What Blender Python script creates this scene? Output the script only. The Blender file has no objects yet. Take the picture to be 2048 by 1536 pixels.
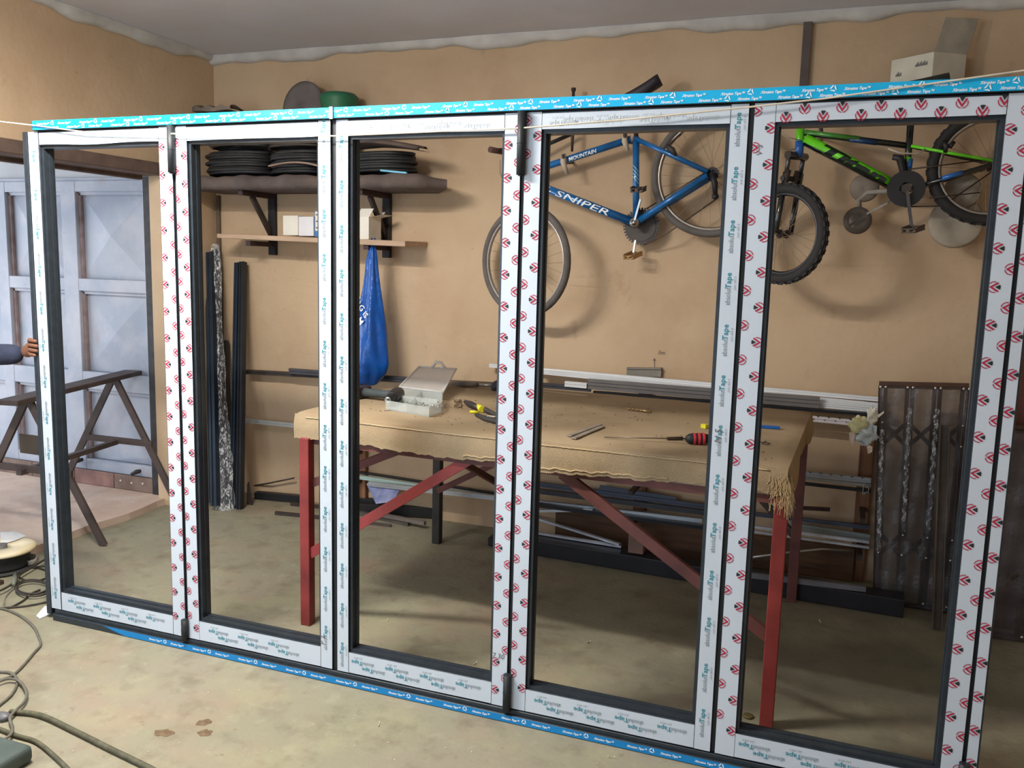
import bpy, math, random
from mathutils import Vector, Matrix
random.seed(11)
S = bpy.context.scene
COL = S.collection
V = Vector

# ------------------------------------------------------------------ camera
CAM = V((3.2765, -2.7884, 1.6688)); YAW, PITCH, ROLL = (math.radians(a) for a in (20.633, 7.958, 1.4845)); FPX = 1722.1
cF = V((-math.sin(YAW)*math.cos(PITCH), math.cos(YAW)*math.cos(PITCH), -math.sin(PITCH)))
cR0 = V((math.cos(YAW), math.sin(YAW), 0)); cU0 = cR0.cross(cF)
cR = cR0*math.cos(ROLL) + cU0*math.sin(ROLL); cU = cU0*math.cos(ROLL) - cR0*math.sin(ROLL)
cam = bpy.data.objects.new('camera', bpy.data.cameras.new('camera')); COL.objects.link(cam)
cam.matrix_world = Matrix(((cR.x, cU.x, -cF.x, CAM.x), (cR.y, cU.y, -cF.y, CAM.y), (cR.z, cU.z, -cF.z, CAM.z), (0, 0, 0, 1)))
cam.data.sensor_width = 36; cam.data.lens = FPX/2048*36; cam.data.clip_start = .05
S.camera = cam
# ------------------------------------------------------------------ world, lights, exposure
S.view_settings.view_transform = 'Standard'; S.view_settings.look = 'None'
S.view_settings.gamma = 1; S.view_settings.use_curve_mapping = False
S.view_settings.exposure = .2
w = bpy.data.worlds.new('sky'); S.world = w; w.use_nodes = True
w.node_tree.nodes['Background'].inputs[0].default_value = (.72, .84, 1, 1)
w.node_tree.nodes['Background'].inputs[1].default_value = .5
def area(name, loc, target, sx, sy, power, col):
    l = bpy.data.lights.new(name, 'AREA'); l.shape = 'RECTANGLE'; l.size = sx; l.size_y = sy; l.energy = power; l.color = col
    o = bpy.data.objects.new(name, l); COL.objects.link(o); o.location = loc
    o.rotation_euler = (V(target)-V(loc)).to_track_quat('-Z', 'Y').to_euler(); return o
area('daylight_doorway', (-.1, -4.25, 1.25), (.9, 0, 1.35), 2.9, 2.2, 84, (.74, .87, 1.0))
area('daylight_alcove', (-4.3, .3, 1.3), (-1.4, 1.6, 1.1), 2.2, 2.2, 85, (.84, .91, 1.0))
area('ceiling_tube', (.8, -.85, 2.86), (.8, -.85, 0), 1.2, .1, 104, (1.0, .95, .87))
area('ceiling_tube_second', (3.5, -.85, 2.86), (3.5, -.85, 0), 1.2, .1, 3, (1.0, .90, .76))
def glow(name, loc, power, r, col):
    l = bpy.data.lights.new(name, 'POINT'); l.energy = power; l.shadow_soft_size = r; l.color = col; o = bpy.data.objects.new(name, l); COL.objects.link(o); o.location = loc
glow('tube_fill', (.8, -.85, 2.70), 46, .12, (1.0, .95, .88))  # extra point added under the tube to brighten ceiling and upper walls

# ------------------------------------------------------------------ helpers
def ray(u, v): return cF + cR*((u-1024)/FPX) - cU*((v-768)/FPX)
def aty(u, v, y): d = ray(u, v); return CAM + d*((y-CAM.y)/d.y)
def atz(u, v, z=0.0): d = ray(u, v); return CAM + d*((z-CAM.z)/d.z)
def atx(u, v, x): d = ray(u, v); return CAM + d*((x-CAM.x)/d.x)
def lin(c): c /= 255; return c/12.92 if c <= .04045 else ((c+.055)/1.055)**2.4
def rgb(t): return (lin(t[0]), lin(t[1]), lin(t[2]), 1)
MATS = {}
def M(key, col=None, rough=.5, metal=0, var=.12, scale=9, bump=0, bscale=60, alpha=1, spec=.5, col2=None, stretch=(1, 1, 1), coat=0):
    if key in MATS: return MATS[key]
    m = bpy.data.materials.new(key); m.use_nodes = True; nt = m.node_tree; N = nt.nodes; L = nt.links
    b = N['Principled BSDF']; b.inputs['Roughness'].default_value = rough; b.inputs['Metallic'].default_value = metal
    b.inputs['Specular IOR Level'].default_value = spec; b.inputs['Alpha'].default_value = alpha
    if coat: b.inputs['Coat Weight'].default_value = coat
    tc = N.new('ShaderNodeTexCoord'); mp = N.new('ShaderNodeMapping'); mp.inputs['Scale'].default_value = stretch
    L.new(tc.outputs['Object'], mp.inputs[0])
    n = N.new('ShaderNodeTexNoise'); n.inputs['Scale'].default_value = scale; n.inputs['Detail'].default_value = 5
    L.new(mp.outputs[0], n.inputs['Vector'])
    r = N.new('ShaderNodeValToRGB'); c = rgb(col)
    c2 = rgb(col2) if col2 else tuple(x*(1-2*var) for x in c[:3])+(1,)
    c1 = c if col2 else tuple(min(1, x*(1+var)) for x in c[:3])+(1,)
    r.color_ramp.elements[0].color = c2; r.color_ramp.elements[0].position = .3
    r.color_ramp.elements[1].color = c1; r.color_ramp.elements[1].position = .66
    L.new(n.outputs['Fac'], r.inputs[0]); L.new(r.outputs[0], b.inputs['Base Color'])
    if bump:
        n2 = N.new('ShaderNodeTexNoise'); n2.inputs['Scale'].default_value = bscale; n2.inputs['Detail'].default_value = 4
        L.new(mp.outputs[0], n2.inputs['Vector'])
        bp = N.new('ShaderNodeBump'); bp.inputs['Strength'].default_value = bump; bp.inputs['Distance'].default_value = .01
        L.new(n2.outputs['Fac'], bp.inputs['Height']); L.new(bp.outputs[0], b.inputs['Normal'])
    MATS[key] = m; return m

def layered(key, base, layers, rough=.8, bump=.15, bscale=30):
    """base colour overlaid with noise-masked stains: (colour, scale, lo, hi, strength, stretch)"""
    m = bpy.data.materials.new(key); m.use_nodes = True; nt = m.node_tree; N = nt.nodes; L = nt.links
    b = N['Principled BSDF']; b.inputs['Roughness'].default_value = rough; b.inputs['Specular IOR Level'].default_value = .3
    tc = N.new('ShaderNodeTexCoord'); cur = None
    for i, (col, sc, lo, hi, st, stre) in enumerate(layers):
        mp = N.new('ShaderNodeMapping'); mp.inputs['Location'].default_value = (i*3.7+.4, i*1.9, i*5.3); mp.inputs['Scale'].default_value = stre
        L.new(tc.outputs['Object'], mp.inputs[0])
        n = N.new('ShaderNodeTexNoise'); n.inputs['Scale'].default_value = sc; n.inputs['Detail'].default_value = 6; n.inputs['Roughness'].default_value = .6
        L.new(mp.outputs[0], n.inputs['Vector'])
        mr = N.new('ShaderNodeMapRange'); mr.inputs[1].default_value = lo; mr.inputs[2].default_value = hi; mr.inputs[4].default_value = st
        L.new(n.outputs['Fac'], mr.inputs[0])
        mx = N.new('ShaderNodeMix'); mx.data_type = 'RGBA'; mx.inputs['A'].default_value = rgb(base); mx.inputs['B'].default_value = rgb(col)
        L.new(mr.outputs[0], mx.inputs['Factor'])
        if cur: L.new(cur, mx.inputs['A'])
        cur = mx.outputs['Result']
    L.new(cur, b.inputs['Base Color'])
    n2 = N.new('ShaderNodeTexNoise'); n2.inputs['Scale'].default_value = bscale; n2.inputs['Detail'].default_value = 6
    L.new(tc.outputs['Object'], n2.inputs['Vector'])
    bp = N.new('ShaderNodeBump'); bp.inputs['Strength'].default_value = bump; bp.inputs['Distance'].default_value = .01
    L.new(n2.outputs['Fac'], bp.inputs['Height']); L.new(bp.outputs[0], b.inputs['Normal'])
    MATS[key] = m; return m, cur

def ortho(d, up=(0, 0, 1)):
    d = V(d).normalized(); up = V(up)
    if abs(d.dot(up.normalized())) > .98: up = V((0, 1, 0)) if abs(d.y) < .9 else V((1, 0, 0))
    a = d.cross(up).normalized(); b = a.cross(d).normalized(); return d, a, b

class MB:
    def __init__(s): s.v = []; s.f = []; s.m = []; s.sm = []
    def add(s, vs, fs, mat=0, smooth=False):
        o = len(s.v); s.v += [V(p) for p in vs]
        for f in fs: s.f.append(tuple(i+o for i in f)); s.m.append(mat); s.sm.append(smooth)
        return s
    def obox(s, c, a, b, d, mat=0):            # centre and three half-extent vectors
        c, a, b, d = V(c), V(a), V(b), V(d)
        vs = [c+a*i+b*j+d*k for k in (-1, 1) for j in (-1, 1) for i in (-1, 1)]
        return s.add(vs, [(0, 2, 3, 1), (4, 5, 7, 6), (0, 1, 5, 4), (2, 6, 7, 3), (0, 4, 6, 2), (1, 3, 7, 5)], mat)
    def box(s, lo, hi, mat=0):
        lo, hi = V(lo), V(hi); c = (lo+hi)/2; h = (hi-lo)/2
        return s.obox(c, (h.x, 0, 0), (0, h.y, 0), (0, 0, h.z), mat)
    def bar(s, p0, p1, w, h, up=(0, 0, 1), mat=0):   # w across, h along up
        p0, p1 = V(p0), V(p1); d, a, b = ortho(p1-p0, up)
        return s.obox((p0+p1)/2, (p1-p0)/2, a*(w/2), b*(h/2), mat)
    def tube(s, pts, r, n=8, mat=0, closed=False, cap=True, smooth=True):
        pts = [V(p) for p in pts]; k = len(pts); rr = r if isinstance(r, (list, tuple)) else [r]*k
        rings = []; pa = None
        for i in range(k):
            if closed: t = pts[(i+1) % k]-pts[i-1]
            else: t = pts[min(i+1, k-1)]-pts[max(i-1, 0)]
            t.normalize()
            if pa is None: _, pa, _ = ortho(t)
            pa = (pa - t*pa.dot(t)).normalized(); pb = t.cross(pa)
            rings.append([pts[i]+(pa*math.cos(2*math.pi*j/n)+pb*math.sin(2*math.pi*j/n))*rr[i] for j in range(n)])
        vs = [p for ring in rings for p in ring]; fs = []
        for i in range(k if closed else k-1):
            a, b = i*n, ((i+1) % k)*n
            for j in range(n): fs.append((a+j, a+(j+1) % n, b+(j+1) % n, b+j))
        s.add(vs, fs, mat, smooth)
        if cap and not closed:
            o = len(s.v)-k*n
            s.f.append(tuple(o+j for j in reversed(range(n)))); s.m.append(mat); s.sm.append(False)
            s.f.append(tuple(o+(k-1)*n+j for j in range(n))); s.m.append(mat); s.sm.append(False)
        return s
    def cyl(s, p0, p1, r, n=16, mat=0, r1=None): return s.tube([p0, p1], [r, r if r1 is None else r1], n, mat)
    def lathe(s, o, axis, prof, n=24, mat=0, smooth=True):   # prof: (radius, height)
        o = V(o); d, a, b = ortho(axis); vs = []; fs = []
        for r, h in prof:
            for j in range(n):
                t = 2*math.pi*j/n; vs.append(o+d*h+(a*math.cos(t)+b*math.sin(t))*r)
        for i in range(len(prof)-1):
            for j in range(n): fs.append((i*n+j, i*n+(j+1) % n, (i+1)*n+(j+1) % n, (i+1)*n+j))
        return s.add(vs, fs, mat, smooth)
    def prism(s, poly, o, ex, ey, ez, mat=0):   # 2D polygon in ex, ey pulled along ez
        o, ex, ey, ez = V(o), V(ex), V(ey), V(ez); n = len(poly)
        vs = [o+ex*x+ey*y for x, y in poly]+[o+ex*x+ey*y+ez for x, y in poly]
        fs = [tuple(reversed(range(n))), tuple(range(n, 2*n))]+[(i, (i+1) % n, n+(i+1) % n, n+i) for i in range(n)]
        return s.add(vs, fs, mat)
    def grid(s, fn, nu, nv, mat=0, smooth=True):
        vs = [V(fn(i/nu, j/nv)) for j in range(nv+1) for i in range(nu+1)]
        fs = [(j*(nu+1)+i, j*(nu+1)+i+1, (j+1)*(nu+1)+i+1, (j+1)*(nu+1)+i) for j in range(nv) for i in range(nu)]
        return s.add(vs, fs, mat, smooth)
    def ball(s, c, r, n=12, mat=0, scl=(1, 1, 1), jig=0):
        c = V(c); vs = []; fs = []; m = n//2
        for i in range(m+1):
            for j in range(n):
                p, t = math.pi*i/m, 2*math.pi*j/n; k = 1+random.uniform(-jig, jig)
                vs.append(c+V((math.sin(p)*math.cos(t)*scl[0], math.sin(p)*math.sin(t)*scl[1], math.cos(p)*scl[2]))*r*k)
        for i in range(m):
            for j in range(n): fs.append((i*n+j, (i+1)*n+j, (i+1)*n+(j+1) % n, i*n+(j+1) % n))
        return s.add(vs, fs, mat, True)
    def build(s, name, mats, parent=None, bevel=0, seg=1, kind=None, label=None):
        me = bpy.data.meshes.new(name); off = V((0, 0, 0)); q = parent
        while q: off += q.location; q = q.parent
        me.from_pydata([p-off for p in s.v], [], s.f)
        for m in (mats if isinstance(mats, (list, tuple)) else [mats]): me.materials.append(m)
        me.polygons.foreach_set('material_index', s.m); me.polygons.foreach_set('use_smooth', s.sm)
        me.update()
        o = bpy.data.objects.new(name, me); COL.objects.link(o)
        if parent: o.parent = parent
        if bevel:
            bv = o.modifiers.new('bevel', 'BEVEL'); bv.width = bevel; bv.segments = seg; bv.limit_method = 'ANGLE'; bv.angle_limit = .7
        if kind: o['kind'] = kind
        if label: o['label'] = label
        return o

def thing(name, label, cat, loc, group=None):
    o = bpy.data.objects.new(name, None); COL.objects.link(o); o.location = loc; o.empty_display_size = .1
    o['label'] = label; o['category'] = cat
    if group: o['group'] = group
    return o
def tag(o, label, cat, group=None):
    o['label'] = label; o['category'] = cat
    if group: o['group'] = group
    return o
def structure(o, label=None):
    o['kind'] = 'structure'
    if label: o['label'] = label
    return o
def origin_to(o, loc):                       # move a lone mesh's origin to its base
    loc = V(loc); o.data.transform(Matrix.Translation(-loc)); o.location = loc; return o
def lone(mb, name, mats, label, cat, group=None, bevel=0, kind=None, seg=1):
    o = mb.build(name, mats, bevel=bevel, seg=seg)
    xs = [p for p in mb.v]; lo = V((min(p.x for p in xs), min(p.y for p in xs), min(p.z for p in xs))); hi = V((max(p.x for p in xs), max(p.y for p in xs), max(p.z for p in xs)))
    origin_to(o, ((lo.x+hi.x)/2, (lo.y+hi.y)/2, lo.z)); tag(o, label, cat, group)
    if kind: o['kind'] = kind
    return o
def copy_tree(o, parent=None):
    c = o.copy(); COL.objects.link(c); c.parent = parent
    for ch in o.children: copy_tree(ch, c)
    return c

GL = {}
def glyphs(txt, bold=0, shear=0, res=2):
    k = (txt, bold, shear)
    if k in GL: return GL[k]
    cu = bpy.data.curves.new('t', 'FONT'); cu.body = txt; cu.size = 1; cu.offset = bold; cu.shear = shear; cu.resolution_u = res; cu.fill_mode = 'FRONT'
    o = bpy.data.objects.new('t', cu); COL.objects.link(o); dg = bpy.context.evaluated_depsgraph_get()
    me = o.evaluated_get(dg).to_mesh(); vs = [(p.co.x, p.co.y) for p in me.vertices]; fs = [tuple(p.vertices) for p in me.polygons]
    o.evaluated_get(dg).to_mesh_clear(); bpy.data.objects.remove(o); bpy.data.curves.remove(cu)
    x1 = max(p[0] for p in vs); GL[k] = (vs, fs, x1); return GL[k]
def text(mb, txt, size, o, ex, ey, mat=0, bold=0, shear=0, align=.5, box=None, width=None):
    vs, fs, x1 = glyphs(txt, bold, shear); o, ex, ey = V(o), V(ex), V(ey)
    sx = size if width is None else width/x1
    if box:                                  # drop letters outside the tape
        ok = [box[0] <= ((x-x1*align)*sx) <= box[1] for x, y in vs]
        fs = [f for f in fs if all(ok[i] for i in f)]
    mb.add([o+ex*((x-x1*align)*sx)+ey*(y*size) for x, y in vs], fs, mat)
    return x1*sx
def clip(poly, lo, hi):                      # clip polygon to lo<=x<=hi
    for side, lim in ((1, lo), (-1, hi)):
        out = []
        for i in range(len(poly)):
            a, b = poly[i-1], poly[i]; ia, ib = side*(a[0]-lim) >= 0, side*(b[0]-lim) >= 0
            if ia != ib:
                t = (lim-a[0])/(b[0]-a[0]); out.append((lim, a[1]+t*(b[1]-a[1])))
            if ib: out.append(b)
        poly = out
        if not poly: return []
    return poly
def arcpoly(r0, r1, a0, a1, n=8):
    A = [math.radians(a0+(a1-a0)*i/n) for i in range(n+1)]
    return [[(r1*math.cos(A[i]), r1*math.sin(A[i])), (r1*math.cos(A[i+1]), r1*math.sin(A[i+1])), (r0*math.cos(A[i+1]), r0*math.sin(A[i+1])), (r0*math.cos(A[i]), r0*math.sin(A[i]))] for i in range(n)]
EMB = [(0, [[(-.64, .76), (-.86, .5), (0, -.8), (0, -.26)], [(0, -.26), (0, -.8), (.86, .5), (.64, .76)]]),
       (0, arcpoly(.84, 1, 165, 262)+arcpoly(.84, 1, -82, 15)),
       (1, [[(-.40, .92), (-.38, .8), (0, .12), (.38, .8), (.40, .92), (.2, .99), (-.2, .99)]])]
def emblem(mb, r, o, ex, ey, d, lo, hi, mats=(0, 1)):
    """round tape emblem: its V points along d (2D unit in ex, ey); clipped to lo..hi along ex (relative to o)"""
    o, ex, ey = V(o), V(ex), V(ey)
    for mi, polys in EMB:
        for p in polys:
            q = []
            for x, y in p:                   # V points to -y in the drawing: rotate so that -y -> d
                X, Y = -y*d[0]+x*d[1], -y*d[1]-x*d[0]
                q.append((X*r, Y*r))
            q = clip(q, lo, hi)
            if len(q) > 2: mb.add([o+ex*x+ey*y for x, y in q], [tuple(range(len(q)))], mats[mi])

# ------------------------------------------------------------------ materials
wall_m, _ = layered('peach_plaster', (202, 176, 145), [
    ((184, 154, 124), 1.3, .42, .62, .55, (1, 1, 1)), ((212, 186, 156), 2.4, .5, .7, .5, (1, 1, 1)),
    ((150, 122, 98), 5.5, .63, .74, .35, (1, 1, .6)), ((120, 96, 78), 22, .70, .76, .4, (1, 1, 1))], .85, .25, 26)
floor_m, floor_c = layered('stained_concrete', (140, 137, 115), [
    ((146, 138, 122), 1.1, .4, .62, .7, (1, 1, 1)), ((156, 134, 114), 1.7, .50, .66, .6, (1, 1, 1)),
    ((154, 150, 122), 3.2, .50, .66, .6, (1, 1, 1)), ((118, 106, 88), 3.4, .55, .70, .6, (1, 1, 1)),
    ((106, 98, 82), 7.5, .52, .68, .45, (1, 1, 1)), ((160, 156, 132), 12, .56, .68, .4, (1, 1, 1)), ((112, 96, 76), 19, .64, .73, .5, (1, 1, 1)), ((208, 200, 180), 60, .72, .76, .5, (1, 1, 1))], .62, .18, 45)
# darker grey patch at the right, its edge broken by noise
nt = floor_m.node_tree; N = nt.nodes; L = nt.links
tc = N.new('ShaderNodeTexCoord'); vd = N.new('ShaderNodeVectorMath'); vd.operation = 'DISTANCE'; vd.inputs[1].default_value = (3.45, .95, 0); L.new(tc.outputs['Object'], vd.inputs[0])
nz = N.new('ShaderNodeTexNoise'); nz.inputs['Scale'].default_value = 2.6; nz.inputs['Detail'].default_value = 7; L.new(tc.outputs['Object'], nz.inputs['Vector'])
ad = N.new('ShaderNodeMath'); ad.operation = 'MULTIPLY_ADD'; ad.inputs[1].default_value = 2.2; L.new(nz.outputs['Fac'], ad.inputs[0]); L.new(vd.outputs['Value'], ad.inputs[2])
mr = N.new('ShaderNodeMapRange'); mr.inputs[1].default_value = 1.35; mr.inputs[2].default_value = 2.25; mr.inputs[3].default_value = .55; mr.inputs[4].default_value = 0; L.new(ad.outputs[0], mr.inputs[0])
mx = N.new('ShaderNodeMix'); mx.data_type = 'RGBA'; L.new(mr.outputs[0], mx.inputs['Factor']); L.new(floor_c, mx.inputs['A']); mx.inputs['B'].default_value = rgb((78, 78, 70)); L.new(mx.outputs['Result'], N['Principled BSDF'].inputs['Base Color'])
plat_m, _ = layered('dusty_concrete', (200, 178, 162), [
    ((176, 146, 130), 1.9, .45, .66, .7, (1, 1, 1)), ((208, 194, 180), 4, .5, .68, .6, (1, 1, 1)), ((146, 122, 106), 9, .62, .72, .5, (1, 1, 1))], .75, .2, 40)
ceil_m, _ = layered('ceiling_board', (212, 214, 226), [((200, 198, 204), 1.2, .4, .65, .6, (1, 1, 1)), ((222, 218, 220), 3, .5, .7, .4, (1, 1, 1))], .9, .1, 30)
trim_m = M('grey_white_filler', (200, 198, 194), .85, var=.1, scale=6, bump=.5, bscale=18)
gate_m, _ = layered('grey_painted_steel', (172, 177, 188), [
    ((152, 162, 180), 2.2, .4, .62, .7, (1, 1, 1)), ((190, 190, 198), 3.5, .48, .66, .7, (1, 1, 1)), ((168, 146, 146), 5, .60, .74, .6, (1, 1, .5)),
    ((110, 110, 124), 26, .69, .75, .6, (1, 1, 1))], .5, .08, 50)
gater_m = M('rusty_pink_steel', (164, 146, 146), .6, var=.15, scale=14, col2=(138, 112, 108))
rust_m = M('rusty_brown_steel', (134, 112, 100), .75, var=.2, scale=7, bump=.2, bscale=40, col2=(104, 84, 74))
lint_m = M('brown_weathered_beam', (112, 92, 82), .8, var=.2, scale=8, bump=.2, col2=(82, 66, 60))
black_m = M('black_anodised', (50, 58, 66), .38, .25, var=.10, scale=30, bump=.05, bscale=300)
blackin_m = M('black_gasket', (26, 31, 36), .55, 0, var=.1, scale=40)
tape_m = M('white_film', (196, 207, 220), .42, var=.02, scale=3, spec=.4)
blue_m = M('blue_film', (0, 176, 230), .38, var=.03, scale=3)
ink_grey = M('ink_grey', (118, 132, 140), .6, var=.02)
ink_teal = M('ink_teal', (36, 134, 150), .6, var=.02)
ink_small = M('ink_small', (150, 158, 164), .6, var=.02)
ink_red = M('ink_red', (172, 26, 60), .6, var=.02)
ink_black = M('ink_black', (30, 32, 34), .6, var=.02)
ink_white = M('ink_white', (240, 246, 250), .6, var=.02)
pencil_m = M('pencil_marks', (110, 100, 96), .8, var=.05)
steel_dk = M('dark_brown_steel', (72, 62, 58), .6, .3, var=.2, scale=10, bump=.1)
steel_blk = M('black_steel', (44, 42, 44), .55, .3, var=.2, scale=12)
red_m = M('red_oxide_paint', (150, 58, 56), .55, var=.14, scale=6, bump=.08, col2=(112, 42, 42))
redbr_m = M('dark_red_paint', (104, 58, 54), .6, var=.2, scale=8)
alu_m = M('mill_aluminium', (196, 200, 206), .35, .75, var=.08, scale=5, stretch=(1, 1, 12))
white_m = M('white_powder_coat', (226, 228, 230), .45, var=.03, scale=4)
greyp_m = M('grey_powder_coat', (112, 108, 106), .5, .1, var=.08, scale=6)
darkp_m = M('dark_grey_powder_coat', (70, 70, 76), .45, .2, var=.1, scale=6)
blackp_m = M('black_powder_coat', (34, 35, 40), .42, .2, var=.1, scale=8)
bluegrey_m = M('blue_grey_powder_coat', (78, 86, 104), .45, .2, var=.1, scale=8)
greenw_m = M('pale_green_film', (176, 200, 192), .4, var=.06, scale=4)
wood_m = M('brown_timber', (146, 102, 70), .7, var=.18, scale=5, stretch=(6, 6, .6), bump=.1, col2=(104, 70, 48))
ply_m = M('pale_shelf_board', (186, 158, 132), .7, var=.12, scale=5, stretch=(.6, 6, 6))
rub_m = M('black_rubber', (40, 40, 42), .6, var=.15, scale=16)
dust_rub = M('dusty_rubber', (96, 86, 80), .8, var=.15, scale=10, col2=(72, 64, 60))
chrome_m = M('chrome', (170, 168, 165), .32, 1, var=.05)
card_m = M('white_card', (224, 218, 206), .75, var=.04, scale=5)
# ------------------------------------------------------------------ room
D = 2.15; LX = -.80; CZ = 3.0; RX = 5.3; FY = -4.3
def st(name, mat, *boxes, label=None):
    mb = MB()
    for lo, hi in boxes: mb.box(lo, hi)
    return structure(mb.build(name, mat), label)
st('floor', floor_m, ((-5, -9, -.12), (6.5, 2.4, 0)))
# raised slab beyond the left opening, its front edge a little uneven
mb = MB(); n = 24
def slab(u, v):
    y = -1.2+u*3.35; x = LX-.035-.02*math.sin(y*5)-.05*max(0, y-.8)
    return (x+(0 if v < .5 else -3.6), y, .042) if v != .5 else (x, y, .042)
top = [V((LX-.03-.018*math.sin(i*1.3)-.04*max(0, (i/n*3.35-2)), -1.2+i/n*3.34, .042)) for i in range(n+1)]
vs = []; fs = []
for p in top: vs += [V((p.x+.006, p.y, 0)), p, V((-4.4, p.y, .042))]
for i in range(n):
    a, b = 3*i, 3*i+3; fs += [(a, b, b+1, a+1), (a+1, b+1, b+2, a+2)]
mb.add(vs, fs); structure(mb.build('floor_raised', plat_m), 'raised dusty concrete threshold beyond the left opening')
st('ceiling', ceil_m, ((LX-.2, FY, CZ), (RX+.2, D+.2, CZ+.1)))
st('wall_back', wall_m, ((-4.4, D, 0), (RX+.2, D+.2, CZ+.1)))
# left wall with an opening from y=-1.2 to 1.66, lintel height 2.24
st('wall_left', wall_m, ((LX-.125, 1.66, 0), (LX, D, CZ)), ((LX-.2, FY, 2.24), (LX, 1.66, CZ)), ((LX-.2, FY, 0), (LX, -1.2, 2.24)))
st('wall_right', wall_m, ((RX, FY, 0), (RX+.2, D, CZ)))
st('wall_front', wall_m, ((LX-.2, FY-.2, 2.75), (RX+.2, FY, CZ)), ((LX-.2, FY-.2, 0), (-1.3+.4, FY, 2.75)), ((3.6, FY-.2, 0), (RX+.2, FY, 2.75)))
mb = MB(); mb.box((LX-.17, -1.2, 2.165), (LX+.018, 1.66, 2.24)); mb.box((LX-.2, -1.2, 2.14), (LX-.15, 1.64, 2.18))
structure(mb.build('trim_1', lint_m, bevel=.006), 'brown weathered beam over the left opening')
def cove(p0, p1, inward, name, label):       # lumpy filler strip where wall meets ceiling
    p0, p1, q = V(p0), V(p1), V(inward); n = int((p1-p0).length*14); ph = random.random()*9
    def fn(u, v):
        s_ = u*(p1-p0).length; wv = .012*math.sin(s_*4.1+ph)+.009*math.sin(s_*9.3+ph*2)+.006*math.sin(s_*23)
        h = .052+wv; a = v*math.pi/2
        return p0+(p1-p0)*u+q*(.004+(.042+wv*.4)*math.sin(a)**.8)+V((0, 0, -h*math.cos(a)**.8-.001+.004*math.sin(s_*15)*math.cos(a)))
    mb = MB(); mb.grid(fn, n, 6); structure(mb.build(name, trim_m), label)
cove((RX, D, CZ), (LX, D, CZ), (0, -1, 0), 'trim_2', 'lumpy pale filler strip along the top of the back wall')
cove((LX, D, CZ), (LX, FY, CZ), (1, 0, 0), 'trim_3', 'pale cornice strip along the top of the left wall')
cove((RX, FY, CZ), (RX, D, CZ), (-1, 0, 0), 'trim_4', 'pale cornice strip along the top of the right wall')
# conduits
mb = MB(); mb.bar((3.015, D-.015, 2.99), (3.015, D-.015, 2.53), .042, .03, (0, 1, 0)); lone(mb, 'conduit', M('grey_brown_trunking', (92, 82, 78), .7), 'grey brown square conduit down the back wall above the right end of the frame', 'conduit')
mb = MB(); mb.tube([(LX+.03, D-.02, 2.08), (LX+.032, D-.02, 1.5), (LX+.03, D-.02, .98)], .014, 8); lone(mb, 'conduit', M('mottled_trunking', (104, 88, 74), .7), 'thin mottled conduit down the room corner behind the leaning wrapped profiles', 'conduit')
# pencilled note on the wall
mb = MB(); o = aty(1322, 709, D-.002)
text(mb, '3m', .034, o, (1, 0, 0), (0, 0, 1), 0, shear=.25)
a = aty(1309, 740, D-.002); b = aty(1309, 717, D-.002); mb.bar(a, b, .003, .001, (0, 1, 0)); mb.bar(b, b+V((-.008, 0, -.014)), .003, .001, (0, 1, 0)); mb.bar(b, b+V((.008, 0, -.014)), .003, .001, (0, 1, 0))
structure(mb.build('trim_5', pencil_m), 'pencilled 3m and arrow on the back wall')
# ------------------------------------------------------------------ steel gate in the alcove (plane y = GY)
GY = 1.76; GZ0 = .042
gx = lambda u, v=600: aty(u, v, GY).x
gz = lambda v, u=240: aty(u, v, GY).z
door = MB(); zt = gz(361); xr = -1.02
door.box((-3.6, GY, zt-.002), (xr, GY+.05, zt+.02))
door = structure(door.build('door_1', gate_m), 'grey painted steel gate of pressed panels')
cols = [(gx(162), gx(294)), (gx(24), gx(133)), (gx(24)-.10-.52, gx(24)-.10), (gx(24)-.72-.5, gx(24)-.72)]
rows = [(gz(560), gz(383)), (gz(748), gz(585)), (gz(925), gz(783))]
def part(mbf, name, mat, parent, **k): mb = MB(); mbf(mb); return mb.build(name, mat, parent, **k)
for zz in ((rows[0][1], zt+.0), (rows[1][1], rows[0][0]), (rows[2][1], rows[1][0]), (GZ0+.1, rows[2][0])):
    part(lambda m: m.box((-3.6, GY-.012, zz[0]), (xr, GY+.03, zz[1])), 'gate_rail', gate_m, door, bevel=.003)
edges = [(cols[0][1], xr)]+[(cols[i+1][1], cols[i][0]) for i in range(3)]
for a, b in edges: part(lambda m: m.box((a, GY-.014, GZ0+.1), (b, GY+.03, zt)), 'gate_stile', gate_m, door, bevel=.003)
for ci, (a, b) in enumerate(cols):
    for ri, (z0, z1) in enumerate(rows):
        mb = MB(); c = V(((a+b)/2, GY+(-.004 if ri == 0 else .012), (z0+z1)/2)); q = [V((a, GY+.038, z0)), V((b, GY+.038, z0)), V((b, GY+.038, z1)), V((a, GY+.038, z1))]
        if ri < 2: mb.add(q+[c], [(0, 1, 4), (1, 2, 4), (2, 3, 4), (3, 0, 4)])
        else: mb.add(q, [(0, 1, 2, 3)])
        pn = mb.build('gate_panel', gate_m, door)
        mb = MB()
        for p, r_ in ((q[3], q[0]), (q[3], q[2])): mb.bar(p+V((.012, -.018, -.01)), r_+V((.012, -.018, -.01)), .022, .02, (0, 1, 0)); mb.build('panel_bead', gater_m if p is q[3] and r_ is q[0] else gate_m, pn); mb = MB()
part(lambda m: m.box((-3.6, GY+.02, zt), (xr+.02, GY+.05, zt+.42)), 'transom_sheet', M('pale_grey_sheet', (186, 186, 188), .6, var=.05, scale=3), door)
part(lambda m: m.box((xr-.004, GY-.05, GZ0), (xr+.06, GY+.04, zt+.02)), 'gate_post', M('black_flaking_paint', (46, 42, 42), .6, var=.3, scale=20), door)
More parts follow.
